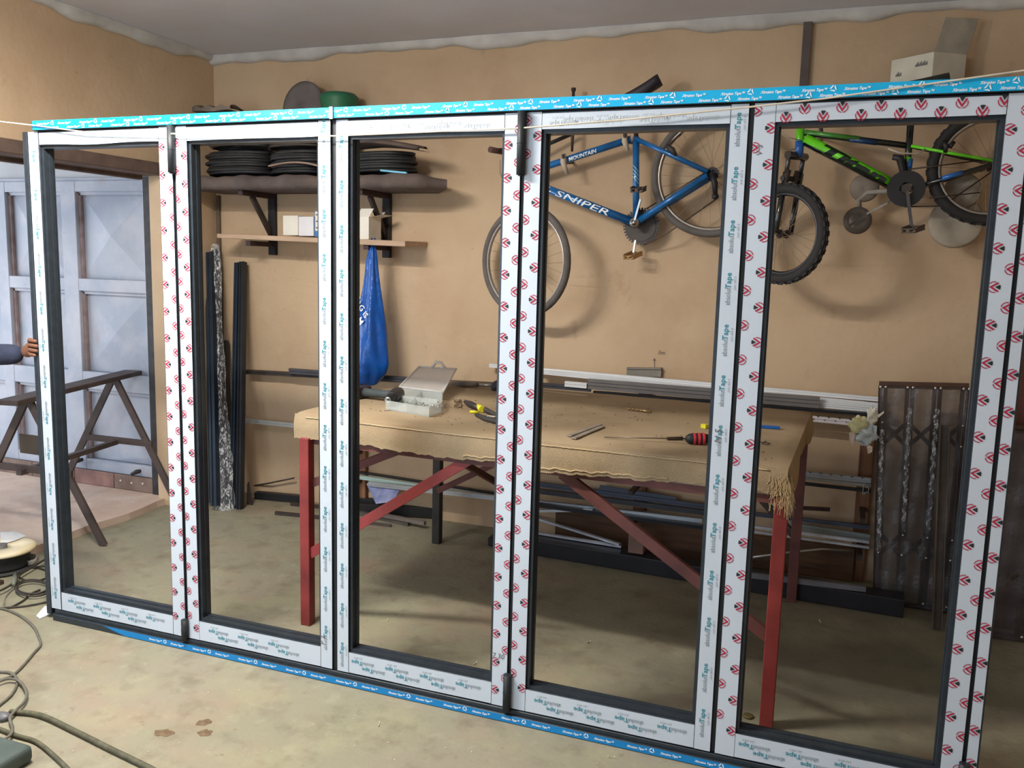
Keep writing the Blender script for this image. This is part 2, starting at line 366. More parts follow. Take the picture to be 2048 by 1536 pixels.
def plate(u0, u1, dots, mat):
    a, b = gx(u0, 950), gx(u1, 950)
    p = part(lambda m: m.box((a, GY-.045, GZ0+.002), (b-.004, GY-.03, GZ0+.105)), 'kick_plate', mat, door, bevel=.003)
    for k in range(dots):
        x = a+(b-a)*(k+.6)/dots
        part(lambda m: m.lathe((x, GY-.045, GZ0+.062-.006*(k % 2)), (0, -1, 0), [(.008, 0), (.006, .004), (0, .005)], 8), 'stud', M('pale_stud', (222, 214, 206), .5), p)
plate(238, 326, 4, rust_m); plate(160, 238, 0, M('red_brown_plate', (146, 108, 98), .7, var=.2, scale=8)); plate(76, 160, 1, rust_m); plate(10, 76, 3, rust_m); plate(-80, 10, 2, rust_m)
for u, v in ((272, 945), (156, 922)): part(lambda m: (m.tube([aty(u-8, v+3, GY-.05), aty(u, v-1, GY-.06), aty(u+9, v-3, GY-.05)], [.012, .016, .012], 8)), 'bolt', steel_blk, door)
part(lambda m: m.bar(aty(302, 735, GY-.02), aty(301, 762, GY-.02), .012, .02, (0, 1, 0)), 'latch', M('white_latch', (228, 232, 236), .4), door)

# ------------------------------------------------------------------ folding door assembly standing in the room
ZB, ZR0, ZR1, ZT = .05, .137, .112+2.0, 2.17
TH = .062; F0 = -.0012                        # film stands a hair in front of the profile
fd = thing('folding_door', 'black five-leaf folding door frame covered in white and blue protective film, standing upright across the workshop', 'door frame', (1.87, .03, 0))
XL, XRT = -.030, 3.772
# outer frame
head = part(lambda m: m.box((.04, -.014, ZT+.002), (3.95, .075, 2.209)), 'head_profile', black_m, fd, bevel=.002)
mb = MB(); mb.grid(lambda u, v: (.045+3.905*u, -.0156-.0006*math.sin(u*60), ZT+.004+.037*v), 40, 1); mb.build('blue_film', blue_m, head)
sill = part(lambda m: (m.box((.02, -.016, 0), (3.95, .08, .03)), m.box((.02, -.004, .03), (3.95, .07, .047))), 'sill_profile', black_m, fd, bevel=.002)
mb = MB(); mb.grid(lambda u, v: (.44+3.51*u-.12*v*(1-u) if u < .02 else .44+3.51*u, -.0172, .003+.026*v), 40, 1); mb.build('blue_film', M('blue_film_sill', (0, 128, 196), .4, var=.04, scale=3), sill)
part(lambda m: m.box((XL, -.004, .02), (-.003, .07, ZT)), 'jamb', black_m, fd, bevel=.003, seg=2)
jr = part(lambda m: m.box((3.7375, -.002, .03), (XRT, .07, ZT)), 'jamb', black_m, fd, bevel=.002)
part(lambda m: m.grid(lambda u, v: (3.738+.0285*u, -.0035, .03+2.13*v), 1, 8), 'white_film', tape_m, jr)
def print_blue(parent, z0, zs, x0, x1, up, seed):
    mb = MB(); y = -.0178 if z0 < 1 else -.0166; p = .1175; sh = .35
    for row, z in enumerate(zs):
        x = x0+(.07 if row else .02)+seed; k = row
        while x < x1-.06:
            text(mb, 'Xtrusion Tape™', .0115, (x, y, z), (1, 0, 0), (0, 0, 1), 0, bold=.028, shear=sh, align=0, width=.072)
            k += 1
            if k % 2:
                c = V((x+.088, y, z+.006)); t = .011
                for i in range(3):
                    a, b = (math.radians(90+120*i), math.radians(90+120*(i+1)-26)); r0, r1 = t*.62, t
                    P = lambda ang, r: c+V((math.cos(ang)*r, 0, math.sin(ang)*r))
                    mb.add([P(a, r1), P(b, r1), P(b, r0*.8), P(a, r0)], [(0, 1, 2, 3)], 0)
            x += p
    mb.build('printed_lettering', ink_white, parent)
print_blue(head, 2.17, (2.194, 2.1775), .05, 3.93, 1, 0)
print_blue(sill, 0, (.013,), .55, 3.93, 1, .01)
# leaves: (outer x0, tape stile right edge, opening rail x0, x1, right tape x0, x1)
LEAF = [(0, .058, .062, .701, .767), (.781, .839, .839, 1.441, 1.4945), (1.517, 1.568, 1.568, 2.177, 2.237), (2.251, 2.309, 2.309, 2.921, 2.9765), (2.991, 3.054, 3.054, 3.669, 3.7265)]
KIND = [('t-', 'v<'), ('v>', 't+'), ('t+', 'v<'), ('v>', 't+'), ('v>', 'v<')]
EX, EZ = V((1, 0, 0)), V((0, 0, 1))
def strip(parent, x0, x1, z0, z1, wob=0):
    mb = MB(); n = 20; ph = random.random()*6
    if (z1-z0) > (x1-x0): mb.grid(lambda u, v: (x0+(x1-x0)*u+(wob*math.sin(v*9+ph) if 0 < u < 1.1 else 0), F0-.0006*abs(math.sin(v*31+ph)), z0+(z1-z0)*v), 2, n)
    else: mb.grid(lambda u, v: (x0+(x1-x0)*u, F0-.0006*abs(math.sin(u*23+ph)), z0+(z1-z0)*v+(wob*math.sin(u*8+ph) if v < .1 else 0)), n, 2)
    return mb.build('white_film', tape_m, parent)
def print_vert(mb, x0, x1, kind, z0, z1, seed):
    y = F0-.0014; cx = (x0+x1)/2; wd = x1-x0
    if kind[0] == 't':
        up = kind[1] == '+'; ex, ey = (EZ, -EX) if up else (-EZ, EX); p = .162
        base = cx+(wd*.06 if up else -wd*.10); z = z0+.07+seed
        while z < z1-.04:
            o = V((base, y, z)); n1 = .056; n2 = .050
            text(mb, 'absolut', .0225, o+ex*.004, ex, ey, 2, shear=0, align=1, width=n1)
            text(mb, 'Tape', .0235, o, ex, ey, 3, bold=.012, align=0, width=n2)
            text(mb, 'just did it', .012, o-ey*.016+ex*.018, ex, ey, 4, shear=.4, align=.5, width=.044)
            z += p
    else:
        d = (-1, 0) if kind[1] == '<' else (1, 0); r = .0165; p = .1085; z = z0+.05+seed; k = 0
        while z < z1+.02:
            inner = (x0+.012) if kind[1] == '<' else (x1-.012); outer = (x1-.006) if kind[1] == '<' else (x0+.006)
            for xx, zz in ((inner, z), (outer, z+p*.47)):
                if z0+.02 < zz < z1-.015: emblem(mb, r, (xx, y, zz), EX, EZ, d, x0-xx, x1-xx)
            z += p
def print_rail(mb, x0, x1, z0, z1, seed, overexposed=False):
    y = F0-.0016; p = .15; k2, k3 = (6, 6) if overexposed else (2, 3)
    for row, z in enumerate((z1-.034, z0+.030)):
        x = x0+.05+seed+(p*.32 if row else 0)
        while x < x1:
            o = V((x, y, z+.006)); bx = None
            ex, ey = -EX, -EZ
            if x+.06 < x1+.0 and x-.055 > x0-.0:
                text(mb, 'absolut', .022, o-EX*.004, ex, ey, k2, align=1, width=.056); text(mb, 'Tape', .023, o, ex, ey, k3, bold=.012, align=0, width=.05)
                if row == 0: text(mb, 'just did it', .011, o+EZ*.014-EX*.02, ex, ey, 6 if overexposed else 4, shear=.35, width=.04)
            elif x+.06 < x1: text(mb, 'absolut', .022, o-EX*.004, ex, ey, k2, align=1, width=.056)
            x += p
INKS = [ink_red, ink_black, ink_grey, ink_teal, ink_small, pencil_m, M('ink_overexposed', (198, 206, 208), .6, var=.01)]  # last ink nearly film-coloured: overexposure of the top rails put into the print
for li, ((x0, a0, r0, r1, b1), (kl, kr)) in enumerate(zip(LEAF, KIND)):
    b0 = r1
    m = .0115                                 # black bead showing round the opening
    mb = MB(); ox0, ox1, oz0, oz1 = r0+m, r1-m, ZR0+m, ZR1-m
    for lo, hi in (((r0-.004, .010, ZR0-.004), (ox0, TH, ZR1+.004)), ((ox1, .010, ZR0-.004), (r1+.004, TH, ZR1+.004)), ((ox0, .010, ZR0-.004), (ox1, TH, oz0)), ((ox0, .010, oz1), (ox1, TH, ZR1+.004))): mb.box(lo, hi)
    for lo, hi in (((ox0, .034, oz0), (ox0+.004, .05, oz1)), ((ox1-.004, .034, oz0), (ox1, .05, oz1)), ((ox0, .034, oz0), (ox1, .05, oz0+.004))): mb.box(lo, hi)   # glazing ribs
    leaf = mb.build('door_leaf', black_m, fd)
    part(lambda q: q.box((x0, 0, ZB), (r0, TH, ZT)), 'stile', black_m, leaf, bevel=.0015)
    part(lambda q: q.box((r1, 0, ZB), (b1, TH, ZT)), 'stile', black_m, leaf, bevel=.0015)
    part(lambda q: q.box((r0, 0, ZB), (r1, TH, ZR0)), 'rail', black_m, leaf, bevel=.0015)
    part(lambda q: q.box((r0, 0, ZR1), (r1, TH, ZT)), 'rail', black_m, leaf, bevel=.0015)
    cut = [(.0, 0), (.0, 0)]
    strip(leaf, x0+.001, a0, ZB+.002, ZT-.001, .0006); strip(leaf, b0+.001, b1-.001, ZB+.002, ZT-.001, .0006)
    strip(leaf, r0+.002 if li else r0+.002, r1-.001, ZB+.003, ZR0-.001, .0006)
    strip(leaf, r0+.001, r1-.001, ZR1+.001, ZT-.006, .003 if li < 1 else .0008)
    mb = MB(); sd = random.random()*.06
    print_vert(mb, x0+.001, a0, kl, ZB, ZT, sd); print_vert(mb, b0+.001, b1-.001, kr, ZB, ZT, random.random()*.06)
    print_rail(mb, r0+.002, r1, ZB, ZR0, random.random()*.05)
    if li < 4: print_rail(mb, r0+.002, r1, ZR1-.0, ZT-.004, random.random()*.05, True)
    else:
        x = r0+.03
        while x < r1-.01:
            emblem(mb, .0165, (x, F0-.0016, ZR1+.0125), EX, EZ, (0, -1), r0-x, r1-x)
            if x+.052 < r1: emblem(mb, .0165, (x+.052, F0-.0016, ZT-.021), EX, EZ, (0, -1), r0-x, r1-x-.052)
            x += .105
    if li == 3: text(mb, 'N 5', .030, (b0+.030, F0-.0018, 1.135), EZ, -EX, 5, shear=.2)
    if li == 2: text(mb, '7.30', .028, (b0+.024, F0-.0018, .235), EX, EZ, 5, shear=.1)
    if li == 4: text(mb, 'V S', .024, (x0+.03, F0-.0018, 2.03), EZ, -EX, 5, shear=.1)
    if li == 1: text(mb, 'P 2', .03, (b0+.02, F0-.0018, .165), EZ, -EX, 5, shear=.1)
    mb.build('printed_lettering', INKS, leaf)
mb = MB(); z = .09
while z < 2.15: emblem(mb, .0165, (3.7375+.012, -.0052, z), EX, EZ, (-1, 0), -.0118, .0165); z += .1085
mb.build('printed_lettering', INKS, jr)
for x, z0, z1 in ((.7735, 1.99, ZT), (.7735, .045, .135), (2.2435, 1.965, ZT), (2.2435, .045, .185), (3.733, .045, .20)):
    mb = MB(); mb.cyl((x, -.013, z0), (x, -.013, z1), .0155, 14); mb.cyl((x, -.013, z0-.004), (x, -.013, z0), .010, 12); mb.cyl((x, -.013, (z0+z1)/2-.001), (x, -.013, (z0+z1)/2+.001), .0165, 14)
    mb.build('hinge', blackin_m, fd)
for x in (.774, 1.506, 2.244, 2.984, 3.732): part(lambda q: q.box((x-.011, .008, ZB), (x+.011, .05, ZT)), 'joint_gasket', blackin_m, fd)
part(lambda q: q.bar((1.508, -.019, ZT), (1.508, -.019, 2.213), .014, .003, (0, 1, 0)), 'plastic_strap', M('pale_strap', (196, 216, 226), .4), fd)
# folded peel of white film under the left foot
mb = MB(); pts = [atz(73, 1233, .004), atz(80, 1238, .002), atz(108, 1226, .004), atz(112, 1215, .012), atz(90, 1214, .016)]
mb.add(pts+[p+V((0, 0, .006)) for p in pts], [(0, 1, 2, 3, 4), (9, 8, 7, 6, 5)]+[(i, (i+1) % 5, 5+(i+1) % 5, 5+i) for i in range(5)]); lone(mb, 'packing_wedge', M('bright_white_plastic', (236, 238, 240), .4), 'flat white plastic packing wedge under the bottom left corner of the frame', 'wedge')
# twine tied across the front
px = [(0, 243), (70, 251), (170, 264), (345, 267.5), (667, 272), (1045, 256), (1255, 239), (1500, 214), (1650, 197), (1850, 169), (2048, 141)]
pts = [aty(u, v, -.022 if i else -.05) for i, (u, v) in enumerate(px)]
d0 = (pts[0]-pts[1]).normalized(); d1 = (pts[-1]-pts[-2]).normalized()
pts = [pts[0]+d0*((LX-pts[0].x)/d0.x)]+pts+[pts[-1]+d1*((RX-pts[-1].x)/d1.x)]
mb = MB(); mb.tube(pts, .0028, 6); lone(mb, 'twine', M('cream_twine', (226, 214, 196), .8), 'cream twine stretched across the top rails of the folding door frame', 'twine')
# ------------------------------------------------------------------ workbench
TZ = .985
bench = thing('workbench', 'steel workbench on dark red legs with a worn burlap covered top', 'workbench', (2.1, 1.05, 0))
FL, FR, BR, BL = V((1.025, .435, 0)), V((3.15, .325, 0)), V((3.185, 1.68, 0)), V((1.0, 1.77, 0))
def quadpt(u, v): return (FL*(1-u)+FR*u)*(1-v)+(BL*(1-u)+BR*u)*v
# burlap: weave from two crossed waves
bur = bpy.data.materials.new('burlap'); bur.use_nodes = True; nt = bur.node_tree; N = nt.nodes; L = nt.links; b = N['Principled BSDF']; b.inputs['Roughness'].default_value = .95; b.inputs['Specular IOR Level'].default_value = .1
tc = N.new('ShaderNodeTexCoord'); sx = N.new('ShaderNodeSeparateXYZ'); L.new(tc.outputs['Object'], sx.inputs[0])
def mth(op, a, bb=None):
    n = N.new('ShaderNodeMath'); n.operation = op
    for i, q in enumerate((a, bb)):
        if q is None: continue
        if isinstance(q, (int, float)): n.inputs[i].default_value = q
        else: L.new(q, n.inputs[i])
    return n.outputs[0]
nz = N.new('ShaderNodeTexNoise'); nz.inputs['Scale'].default_value = 30; L.new(tc.outputs['Object'], nz.inputs['Vector'])
jit = mth('MULTIPLY', nz.outputs['Fac'], 9)
wx = mth('SINE', mth('ADD', mth('MULTIPLY', sx.outputs['X'], 860), jit)); yz = mth('ADD', sx.outputs['Y'], sx.outputs['Z']); wy = mth('SINE', mth('ADD', mth('MULTIPLY', yz, 860), jit))
wv = mth('MULTIPLY', mth('ADD', mth('MULTIPLY', wx, wy), 1), .5)
r1 = N.new('ShaderNodeValToRGB'); r1.color_ramp.elements[0].color = rgb((146, 126, 98)); r1.color_ramp.elements[1].color = rgb((206, 184, 152)); r1.color_ramp.elements[0].position = .1; L.new(wv, r1.inputs[0])
n3 = N.new('ShaderNodeTexNoise'); n3.inputs['Scale'].default_value = 3.2; n3.inputs['Detail'].default_value = 6; L.new(tc.outputs['Object'], n3.inputs['Vector'])
mr = N.new('ShaderNodeMapRange'); mr.inputs[1].default_value = .46; mr.inputs[2].default_value = .72; mr.inputs[4].default_value = .55; L.new(n3.outputs['Fac'], mr.inputs[0])
mx = N.new('ShaderNodeMix'); mx.data_type = 'RGBA'; L.new(mr.outputs[0], mx.inputs['Factor']); L.new(r1.outputs[0], mx.inputs['A']); mx.inputs['B'].default_value = rgb((134, 112, 88)); L.new(mx.outputs['Result'], b.inputs['Base Color'])
bp = N.new('ShaderNodeBump'); bp.inputs['Strength'].default_value = .6; bp.inputs['Distance'].default_value = .004; L.new(wv, bp.inputs['Height']); L.new(bp.outputs[0], b.inputs['Normal'])
part(lambda q: q.add([quadpt(u, v)+V((0, 0, z)) for z in (.875, .968) for u, v in ((.006, .01), (.994, .01), (.994, .99), (.006, .99))], [(3, 2, 1, 0), (4, 5, 6, 7), (0, 1, 5, 4), (1, 2, 6, 5), (2, 3, 7, 6), (3, 0, 4, 7)]), 'table_top', ply_m, bench)
# cover: top sheet with a rounded edge and skirts, lower edge uneven
def skirt_z(s_):                              # s_ along the front 0..1
    K = [(0, .867), (.16, .876), (.255, .867), (.374, .864), (.47, .874), (.563, .857), (.733, .872), (.864, .890), (.95, .889), (1, .88)]
    i = max(k for k in range(9) if K[k][0] <= s_+1e-9); f = (s_-K[i][0])/(K[i+1][0]-K[i][0]); f = f*f*(3-2*f)
    return K[i][1]*(1-f)+K[i+1][1]*f+.003*math.sin(s_*140)+.002*math.sin(s_*311)
mb = MB()
mb.grid(lambda u, v: quadpt(u, v)+V((0, 0, TZ-.006*(max(0, 1-min(u, 1-u)*60)**2+max(0, 1-min(v, 1-v)*40)**2)+.0015*math.sin(u*37+v*11)*math.sin(v*23))), 90, 40)
def fskirt(u, v):
    p = quadpt(u, 0); z = (TZ-.006)*(1-v)+skirt_z(u)*v
    return V((p.x, p.y-.012*math.sin(math.pi*min(1, v*1.2)*.7)-.004*math.sin(u*60)*v, z))
mb.grid(fskirt, 120, 8)
mb.grid(lambda u, v: quadpt(1, u)+V((.010*math.sin(v*2.2)+.012*v*math.sin(u*9), 0, (TZ-.006)*(1-v)+(.885-.05*max(0, 1-u*6)+.01*math.sin(u*30))*v)), 40, 6)
mb.grid(lambda u, v: quadpt(0, 1-u)+V((-.010*math.sin(v*2.2), 0, (TZ-.006)*(1-v)+(.876+.006*math.sin(u*30))*v)), 40, 6)
mb.grid(lambda u, v: quadpt(1-u, 1)+V((0, .01*math.sin(v*2.2), (TZ-.006)*(1-v)+.89*v)), 40, 4)
mb.build('burlap_cover', bur, bench)
mb = MB()                                     # beaded selvedge along the front
for s0, s1, dv in ((.03, .97, .12), (.4, .8, .86)):
    pts = [fskirt(s0+(s1-s0)*i/160, dv)+V((0, -.003, .0015*(i % 2))) for i in range(161)]; mb.tube(pts, .0028, 5)
mb.build('stitched_edge', M('burlap_cord', (198, 174, 138), .9), bench)
mb = MB()                                     # frayed corner
for i in range(170):
    s_ = random.random(); base = quadpt(1-.030*s_**2, 0)+V((.004, -.012, random.uniform(.85, .955))) if i % 3 else quadpt(1, .03*random.random())+V((.01, 0, random.uniform(.85, .95)))
    l = random.uniform(.015, .06)*(1.25 if s_ < .4 else .7); a = random.uniform(-.5, .9)
    mb.tube([base, base+V((.25*l*a, -.15*l, -.5*l)), base+V((.4*l*a+random.uniform(-.01, .01), -.05*l, -l))], .0010, 3, cap=False)
mb.build('frayed_threads', M('burlap_thread', (204, 180, 140), .95), bench, kind='stuff')
def leg(p, mat, wd=.048): return part(lambda q: q.bar((p[0], p[1], 0), (p[0], p[1], .875), wd, wd, (0, 1, 0)), 'leg', mat, bench, bevel=.002)
leg((1.092, .425), red_m); leg((3.135, .345), red_m); leg((1.125, 1.72), M('black_painted_leg', (48, 46, 44), .6, var=.2)); leg((3.155, 1.66), redbr_m)
def brace(p, q_, w_, h_, mat): part(lambda q: q.bar(p, q_, w_, h_), 'brace', mat, bench, bevel=.001)
brace(V((1.11, .425, .34)), aty(946, 915, .42), .022, .045, red_m)
brace(aty(1124, 946, .415), V((3.12, .37, .335)), .022, .045, redbr_m)
brace(V((1.10, .45, .66)), V((1.58, .62, .872)), .03, .035, redbr_m)
brace(V((1.58, .62, .872)), aty(1030, 986, 1.70), .03, .03, redbr_m)
brace(V((1.14, 1.69, .33)), V((1.62, 1.69, .60)), .025, .035, redbr_m); brace(V((1.62, 1.69, .60)), V((2.1, 1.69, .875)), .025, .035, redbr_m)
brace(V((2.6, 1.69, .875)), V((3.15, 1.66, .34)), .025, .035, steel_dk)

for a, c in ((quadpt(.01, .02), quadpt(.99, .02)), (quadpt(.01, .98), quadpt(.99, .98)), (quadpt(.02, .02), quadpt(.02, .98)), (quadpt(.98, .02), quadpt(.98, .98))): part(lambda q: q.bar(a+V((0, 0, .86)), c+V((0, 0, .86)), .035, .03), 'top_rail', redbr_m, bench)

# ------------------------------------------------------------------ things on the bench
T = lambda u, v, h=0.0: atz(u, v, TZ+h)+V((0, 0, .001))
# clear parts box with open lid
clear_m = M('clear_plastic', (206, 214, 212), .22, alpha=.34, var=.03); frost_m = M('frosted_plastic', (216, 212, 208), .4, alpha=.62, var=.04)
FLb, FRb = T(775, 822), T(905, 838); bx = thing('parts_box', 'clear plastic parts box with its frosted lid open, on the left of the bench', 'box', (FLb+FRb)/2)
c0, c1, c2, c3, c4 = T(772, 820), T(858, 835), T(883, 824), T(884, 803), T(800, 792)
H = .045; base = [c0, c1, c2, c3, c4]; cen = sum(base, V())/5
mb = MB(); n = 5; up = V((0, 0, H)); inn = [p+(cen-p)*.03 for p in base]; outt = [p+(p-cen)*.03+up for p in base]; outi = [p+up for p in base]
vs = base+outt+outi+[p+V((0, 0, .003)) for p in inn]; fs = [tuple(range(5))]
for i in range(5): j = (i+1) % 5; fs += [(i, j, 5+j, 5+i), (5+i, 5+j, 10+j, 10+i), (10+i, 10+j, 15+j, 15+i)]
fs.append(tuple(15+i for i in reversed(range(5)))); mb.add(vs, fs); mb.build('box_tray', clear_m, bx)
h0, h1 = outt[3], outt[4]; l2, l3 = aty(912, 776, 1.52), aty(838, 765, 1.50); l2.z = max(l2.z, TZ+.10); l3.z = max(l3.z, TZ+.10)
mb = MB(); nrm = (h1-h0).cross(l3-h0).normalized()*.004
for s_ in (0, 1): pass
q4 = [h1, h0, l2, l3]; mb.add(q4+[p+nrm for p in q4], [(0, 1, 2, 3), (7, 6, 5, 4)]+[(i, (i+1) % 4, 4+(i+1) % 4, 4+i) for i in range(4)])
for i in range(4): mb.tube([q4[i], q4[(i+1) % 4]], .006, 6)
mb.build('box_lid', frost_m, bx)
part(lambda q: q.tube([l3.lerp(l2, .35), l3.lerp(l2, .45)+V((0, 0, .03)), l3.lerp(l2, .6)+V((0, 0, .03)), l3.lerp(l2, .7)], .009, 8), 'lid_handle', frost_m, bx)
part(lambda q: (q.bar(c0.lerp(c1, .5)+V((0, 0, .02)), c4.lerp(c3, .5)+V((0, 0, .02)), .002, .036), q.bar(c0.lerp(c4, .5)+V((0, 0, .02)), c1.lerp(c3, .6)+V((0, 0, .02)), .002, .036)), 'divider', clear_m, bx)
mb = MB()
for i in range(60):
    p = cen+V((random.uniform(-.12, .14), random.uniform(-.06, .10), .006+random.random()*.012)); a = random.random()*6
    mb.cyl(p, p+V((math.cos(a)*.014, math.sin(a)*.014, .002)), .0025, 5)
mb.build('screws', M('zinc_screws', (190, 190, 186), .35, .8), bx, kind='stuff')
# cordless drill lying on its side
dr = thing('cordless_drill', 'black cordless drill lying on its side behind the clear parts box', 'drill', T(760, 790))
a, e = T(777, 800, .035), T(815, 775, .04); d, sa, sb = ortho(e-a)
mb = MB(); mb.lathe(a+d*.05, d, [(0, 0), (.026, 0), (.030, .02), (.033, .07), (.034, .12), (.030, .15), (.02, .16), (0, .16)], 18); mb.build('motor_body', M('black_tool_plastic', (38, 38, 42), .5, var=.08), dr)
mb = MB(); mb.lathe(a, d, [(.0, -.012), (.012, -.012), (.017, 0), (.022, .02), (.024, .05), (0, .05)], 18); mb.build('chuck', blackin_m, dr)
mb = MB(); mb.lathe(a-d*.012, -d, [(.016, 0), (.016, .004), (.007, .004), (.006, -.01), (0, -.01)], 16); mb.build('chuck_nose', chrome_m, dr)
hb = a+d*.13; he = T(728, 785, .03)
mb = MB(); mb.tube([hb, hb.lerp(he, .4), hb.lerp(he, .85), he], [.024, .02, .021, .026], 10); mb.build('handle', M('grey_grip', (64, 72, 74), .7), dr)
mb = MB(); mb.obox(he+(he-hb).normalized()*.02, (he-hb).normalized()*.028, ortho(he-hb)[1]*.05, ortho(he-hb)[2]*.028); mb.build('battery', M('dark_maroon_battery', (50, 34, 40), .5), dr, bevel=.008, seg=2)
# mallet
ml = thing('mallet', 'mallet with black round head and grey handle at the back edge of the bench', 'mallet', T(950, 772))
a, e = T(905, 768, .016), T(996, 772, .02); d, sa, sb = ortho(e-a)
mb = MB(); mb.tube([a, a.lerp(e, .25), a.lerp(e, .55)], [.010, .016, .013], 10); mb.build('handle', M('worn_grey_grip', (122, 112, 102), .8, var=.2), ml)
mb = MB(); mb.cyl(a.lerp(e, .52), e, .009, 12); mb.build('shaft', chrome_m, ml)
mb = MB(); h = e+d*.01; mb.lathe(h-sa*.06, sa, [(0, 0), (.033, 0), (.036, .008), (.036, .112), (.033, .12), (0, .12)], 20); mb.build('head', rub_m, ml, bevel=0)
# pliers
pl = thing('pliers', 'black cutting pliers with a yellow grip lying near the parts box', 'pliers', T(955, 820))
pa, pb, pc, pd = T(932, 806, .012), T(960, 818, .012), T(1002, 836, .012), T(1005, 846, .012)
mb = MB(); mb.tube([T(931, 804, .012), T(941, 809, .014), pb], [.010, .017, .012], 8); mb.build('jaws', M('dark_tool_steel', (72, 66, 64), .5, .5), pl)
mb = MB(); mb.tube([pb, T(970, 819, .012), pc], [.011, .012, .010], 8); mb.build('grip', M('dark_grip', (60, 56, 52), .7), pl)
mb = MB(); mb.tube([T(952, 830, .009), T(972, 838, .011), pd], [.008, .014, .013], 8); mb.build('grip', M('dark_grip', (60, 56, 52), .7), pl)
yel = M('yellow_plastic', (222, 214, 40), .5)
mb = MB(); mb.tube([T(956, 814, .014), T(964, 819, .014)], .015, 10); mb.tube([T(940, 824, .006), T(957, 825, .006)], .007, 6); mb.build('yellow_collar', yel, pl)
mb = MB(); mb.obox(T(984, 833, .025), (.018, -.004, 0), (.004, .009, 0), (0, 0, .001)); mb.build('paper_tag', card_m, pl)
# small metal bits
def bar_thing(name, u0, v0, u1, v1, wd, ht, mat, label, cat, group=None, z=TZ):
    p, q = atz(u0, v0, z), atz(u1, v1, z); mb = MB(); mb.bar(p+V((0, 0, ht/2+.0015)), q+V((0, 0, ht/2+.0015)), wd, ht); return lone(mb, name, mat, label, cat, group, bevel=.0008)
gs = M('dull_grey_strip', (150, 140, 130), .6, .2)
bar_thing('metal_strip', 1138, 874, 1200, 851, .022, .006, gs, 'flat grey metal strip on the bench, the one nearer the parts box of a pair', 'strip', 'pair of metal strips')
bar_thing('metal_strip', 1147, 879, 1205, 855, .022, .006, gs, 'flat grey metal strip on the bench, the one nearer the screwdriver of a pair', 'strip', 'pair of metal strips')
sd = thing('screwdriver', 'long screwdriver with a stubby black and red handle near the front of the bench', 'screwdriver', T(1390, 878))
h0, h1 = T(1372, 878, .02), T(1410, 878, .022); d = (h1-h0).normalized()
mb = MB(); mb.lathe(h0, d, [(0, 0), (.012, .0), (.020, .012), (.022, .03), (.0225, .06), (.018, .085), (0, .09)], 16); mb.build('handle', blackin_m, sd)
mb = MB()
for k in range(3):
    mb.lathe(h0+d*(.026+.018*k), d, [(.0232, 0), (.0240, .003), (.0240, .007), (.0232, .010)], 16)
mb.build('grip_band', M('red_grip', (206, 52, 64), .5), sd)
mb = MB(); mb.cyl(h0, T(1209, 875, .006), .0025, 8); mb.build('blade', M('grey_blade', (120, 108, 92), .4, .7), sd)
bar_thing('steel_bit', 1334, 881, 1365, 880, .012, .012, M('dark_bit', (64, 50, 46), .5, .4), 'short dark steel bit beside the red screwdriver handle', 'bit')
mb = MB(); a, e = T(1252, 817, .007), T(1302, 824, .007); d, sa, sb = ortho(e-a); L_ = (e-a).length
mb.cyl(a+d*L_*.45, e, .0065, 10); mb.tube([a+d*(L_*.5*i/24)+(sa*math.cos(i*.9)+sb*math.sin(i*.9))*.0028 for i in range(25)], [.001+.0038*min(1, i/5) for i in range(25)], 6); lone(mb, 'drill_bit', M('brassy_bit', (176, 150, 108), .3, .8), 'twist drill bit lying alone in the middle of the bench', 'drill bit')
bar_thing('folding_rule', 1508, 855, 1560, 859, .02, .012, M('blue_rule', (24, 92, 168), .4), 'blue flat tool near the right end of the bench', 'tool')
bar_thing('welding_rod', 1030, 778, 1176, 793, .004, .004, M('pale_rod', (196, 176, 150), .5), 'thin pale rod lying along the back of the bench', 'rod')
bar_thing('yellow_chip', 1404, 856, 1414, 858, .022, .018, yel, 'small yellow plastic piece by the rear of the screwdriver', 'piece')
bar_thing('nail', 772, 816, 788, 818, .003, .003, M('pale_nail', (206, 188, 160), .4), 'pale nail left of the clear parts box, the one nearer the back', 'nail', 'nails by the parts box')
bar_thing('nail', 768, 823, 785, 820, .003, .003, gs, 'grey nail left of the clear parts box, the one nearer the front edge', 'nail', 'nails by the parts box')
mb = MB()
for i in range(9): a_ = i*.7; mb.tube([T(910+random.uniform(-4, 12), 803+random.uniform(-5, 12), .002+.002*random.random()), T(914+random.uniform(-4, 12), 806+random.uniform(-5, 10), .006)], .002, 4)
mb.tube([T(914+6*math.cos(t*.5), 813+3*math.sin(t*.5), .003) for t in range(13)], .002, 5)
lone(mb, 'key_bunch', M('dull_brass', (140, 120, 92), .4, .7), 'little tangle of keys and wire between the parts box and the pliers', 'keys')
mb = MB(); pts = [T(1518, 884, .002), T(1530, 885, .003), T(1540, 887, .003), T(1535, 890, .003), T(1524, 888, .003), T(1532, 882, .004)]; mb.tube(pts, .0018, 5); lone(mb, 'wire_clip', steel_dk, 'thin bent wire clip near the right end of the bench', 'clip')
mb = MB()
for i in range(150):
    u, v = random.uniform(.03, .97), random.betavariate(1.2, 2); p = quadpt(u, v)+V((0, 0, TZ+.002)); a_ = random.random()*6.3; l = random.uniform(.002, .008)
    mb.bar(p, p+V((math.cos(a_)*l, math.sin(a_)*l, .001)), .0025, .002)
o = mb.build('swarf', M('dark_swarf', (92, 76, 62), .8)); tag(o, 'dark metal and fibre crumbs scattered over the burlap top', 'swarf'); o['kind'] = 'stuff'

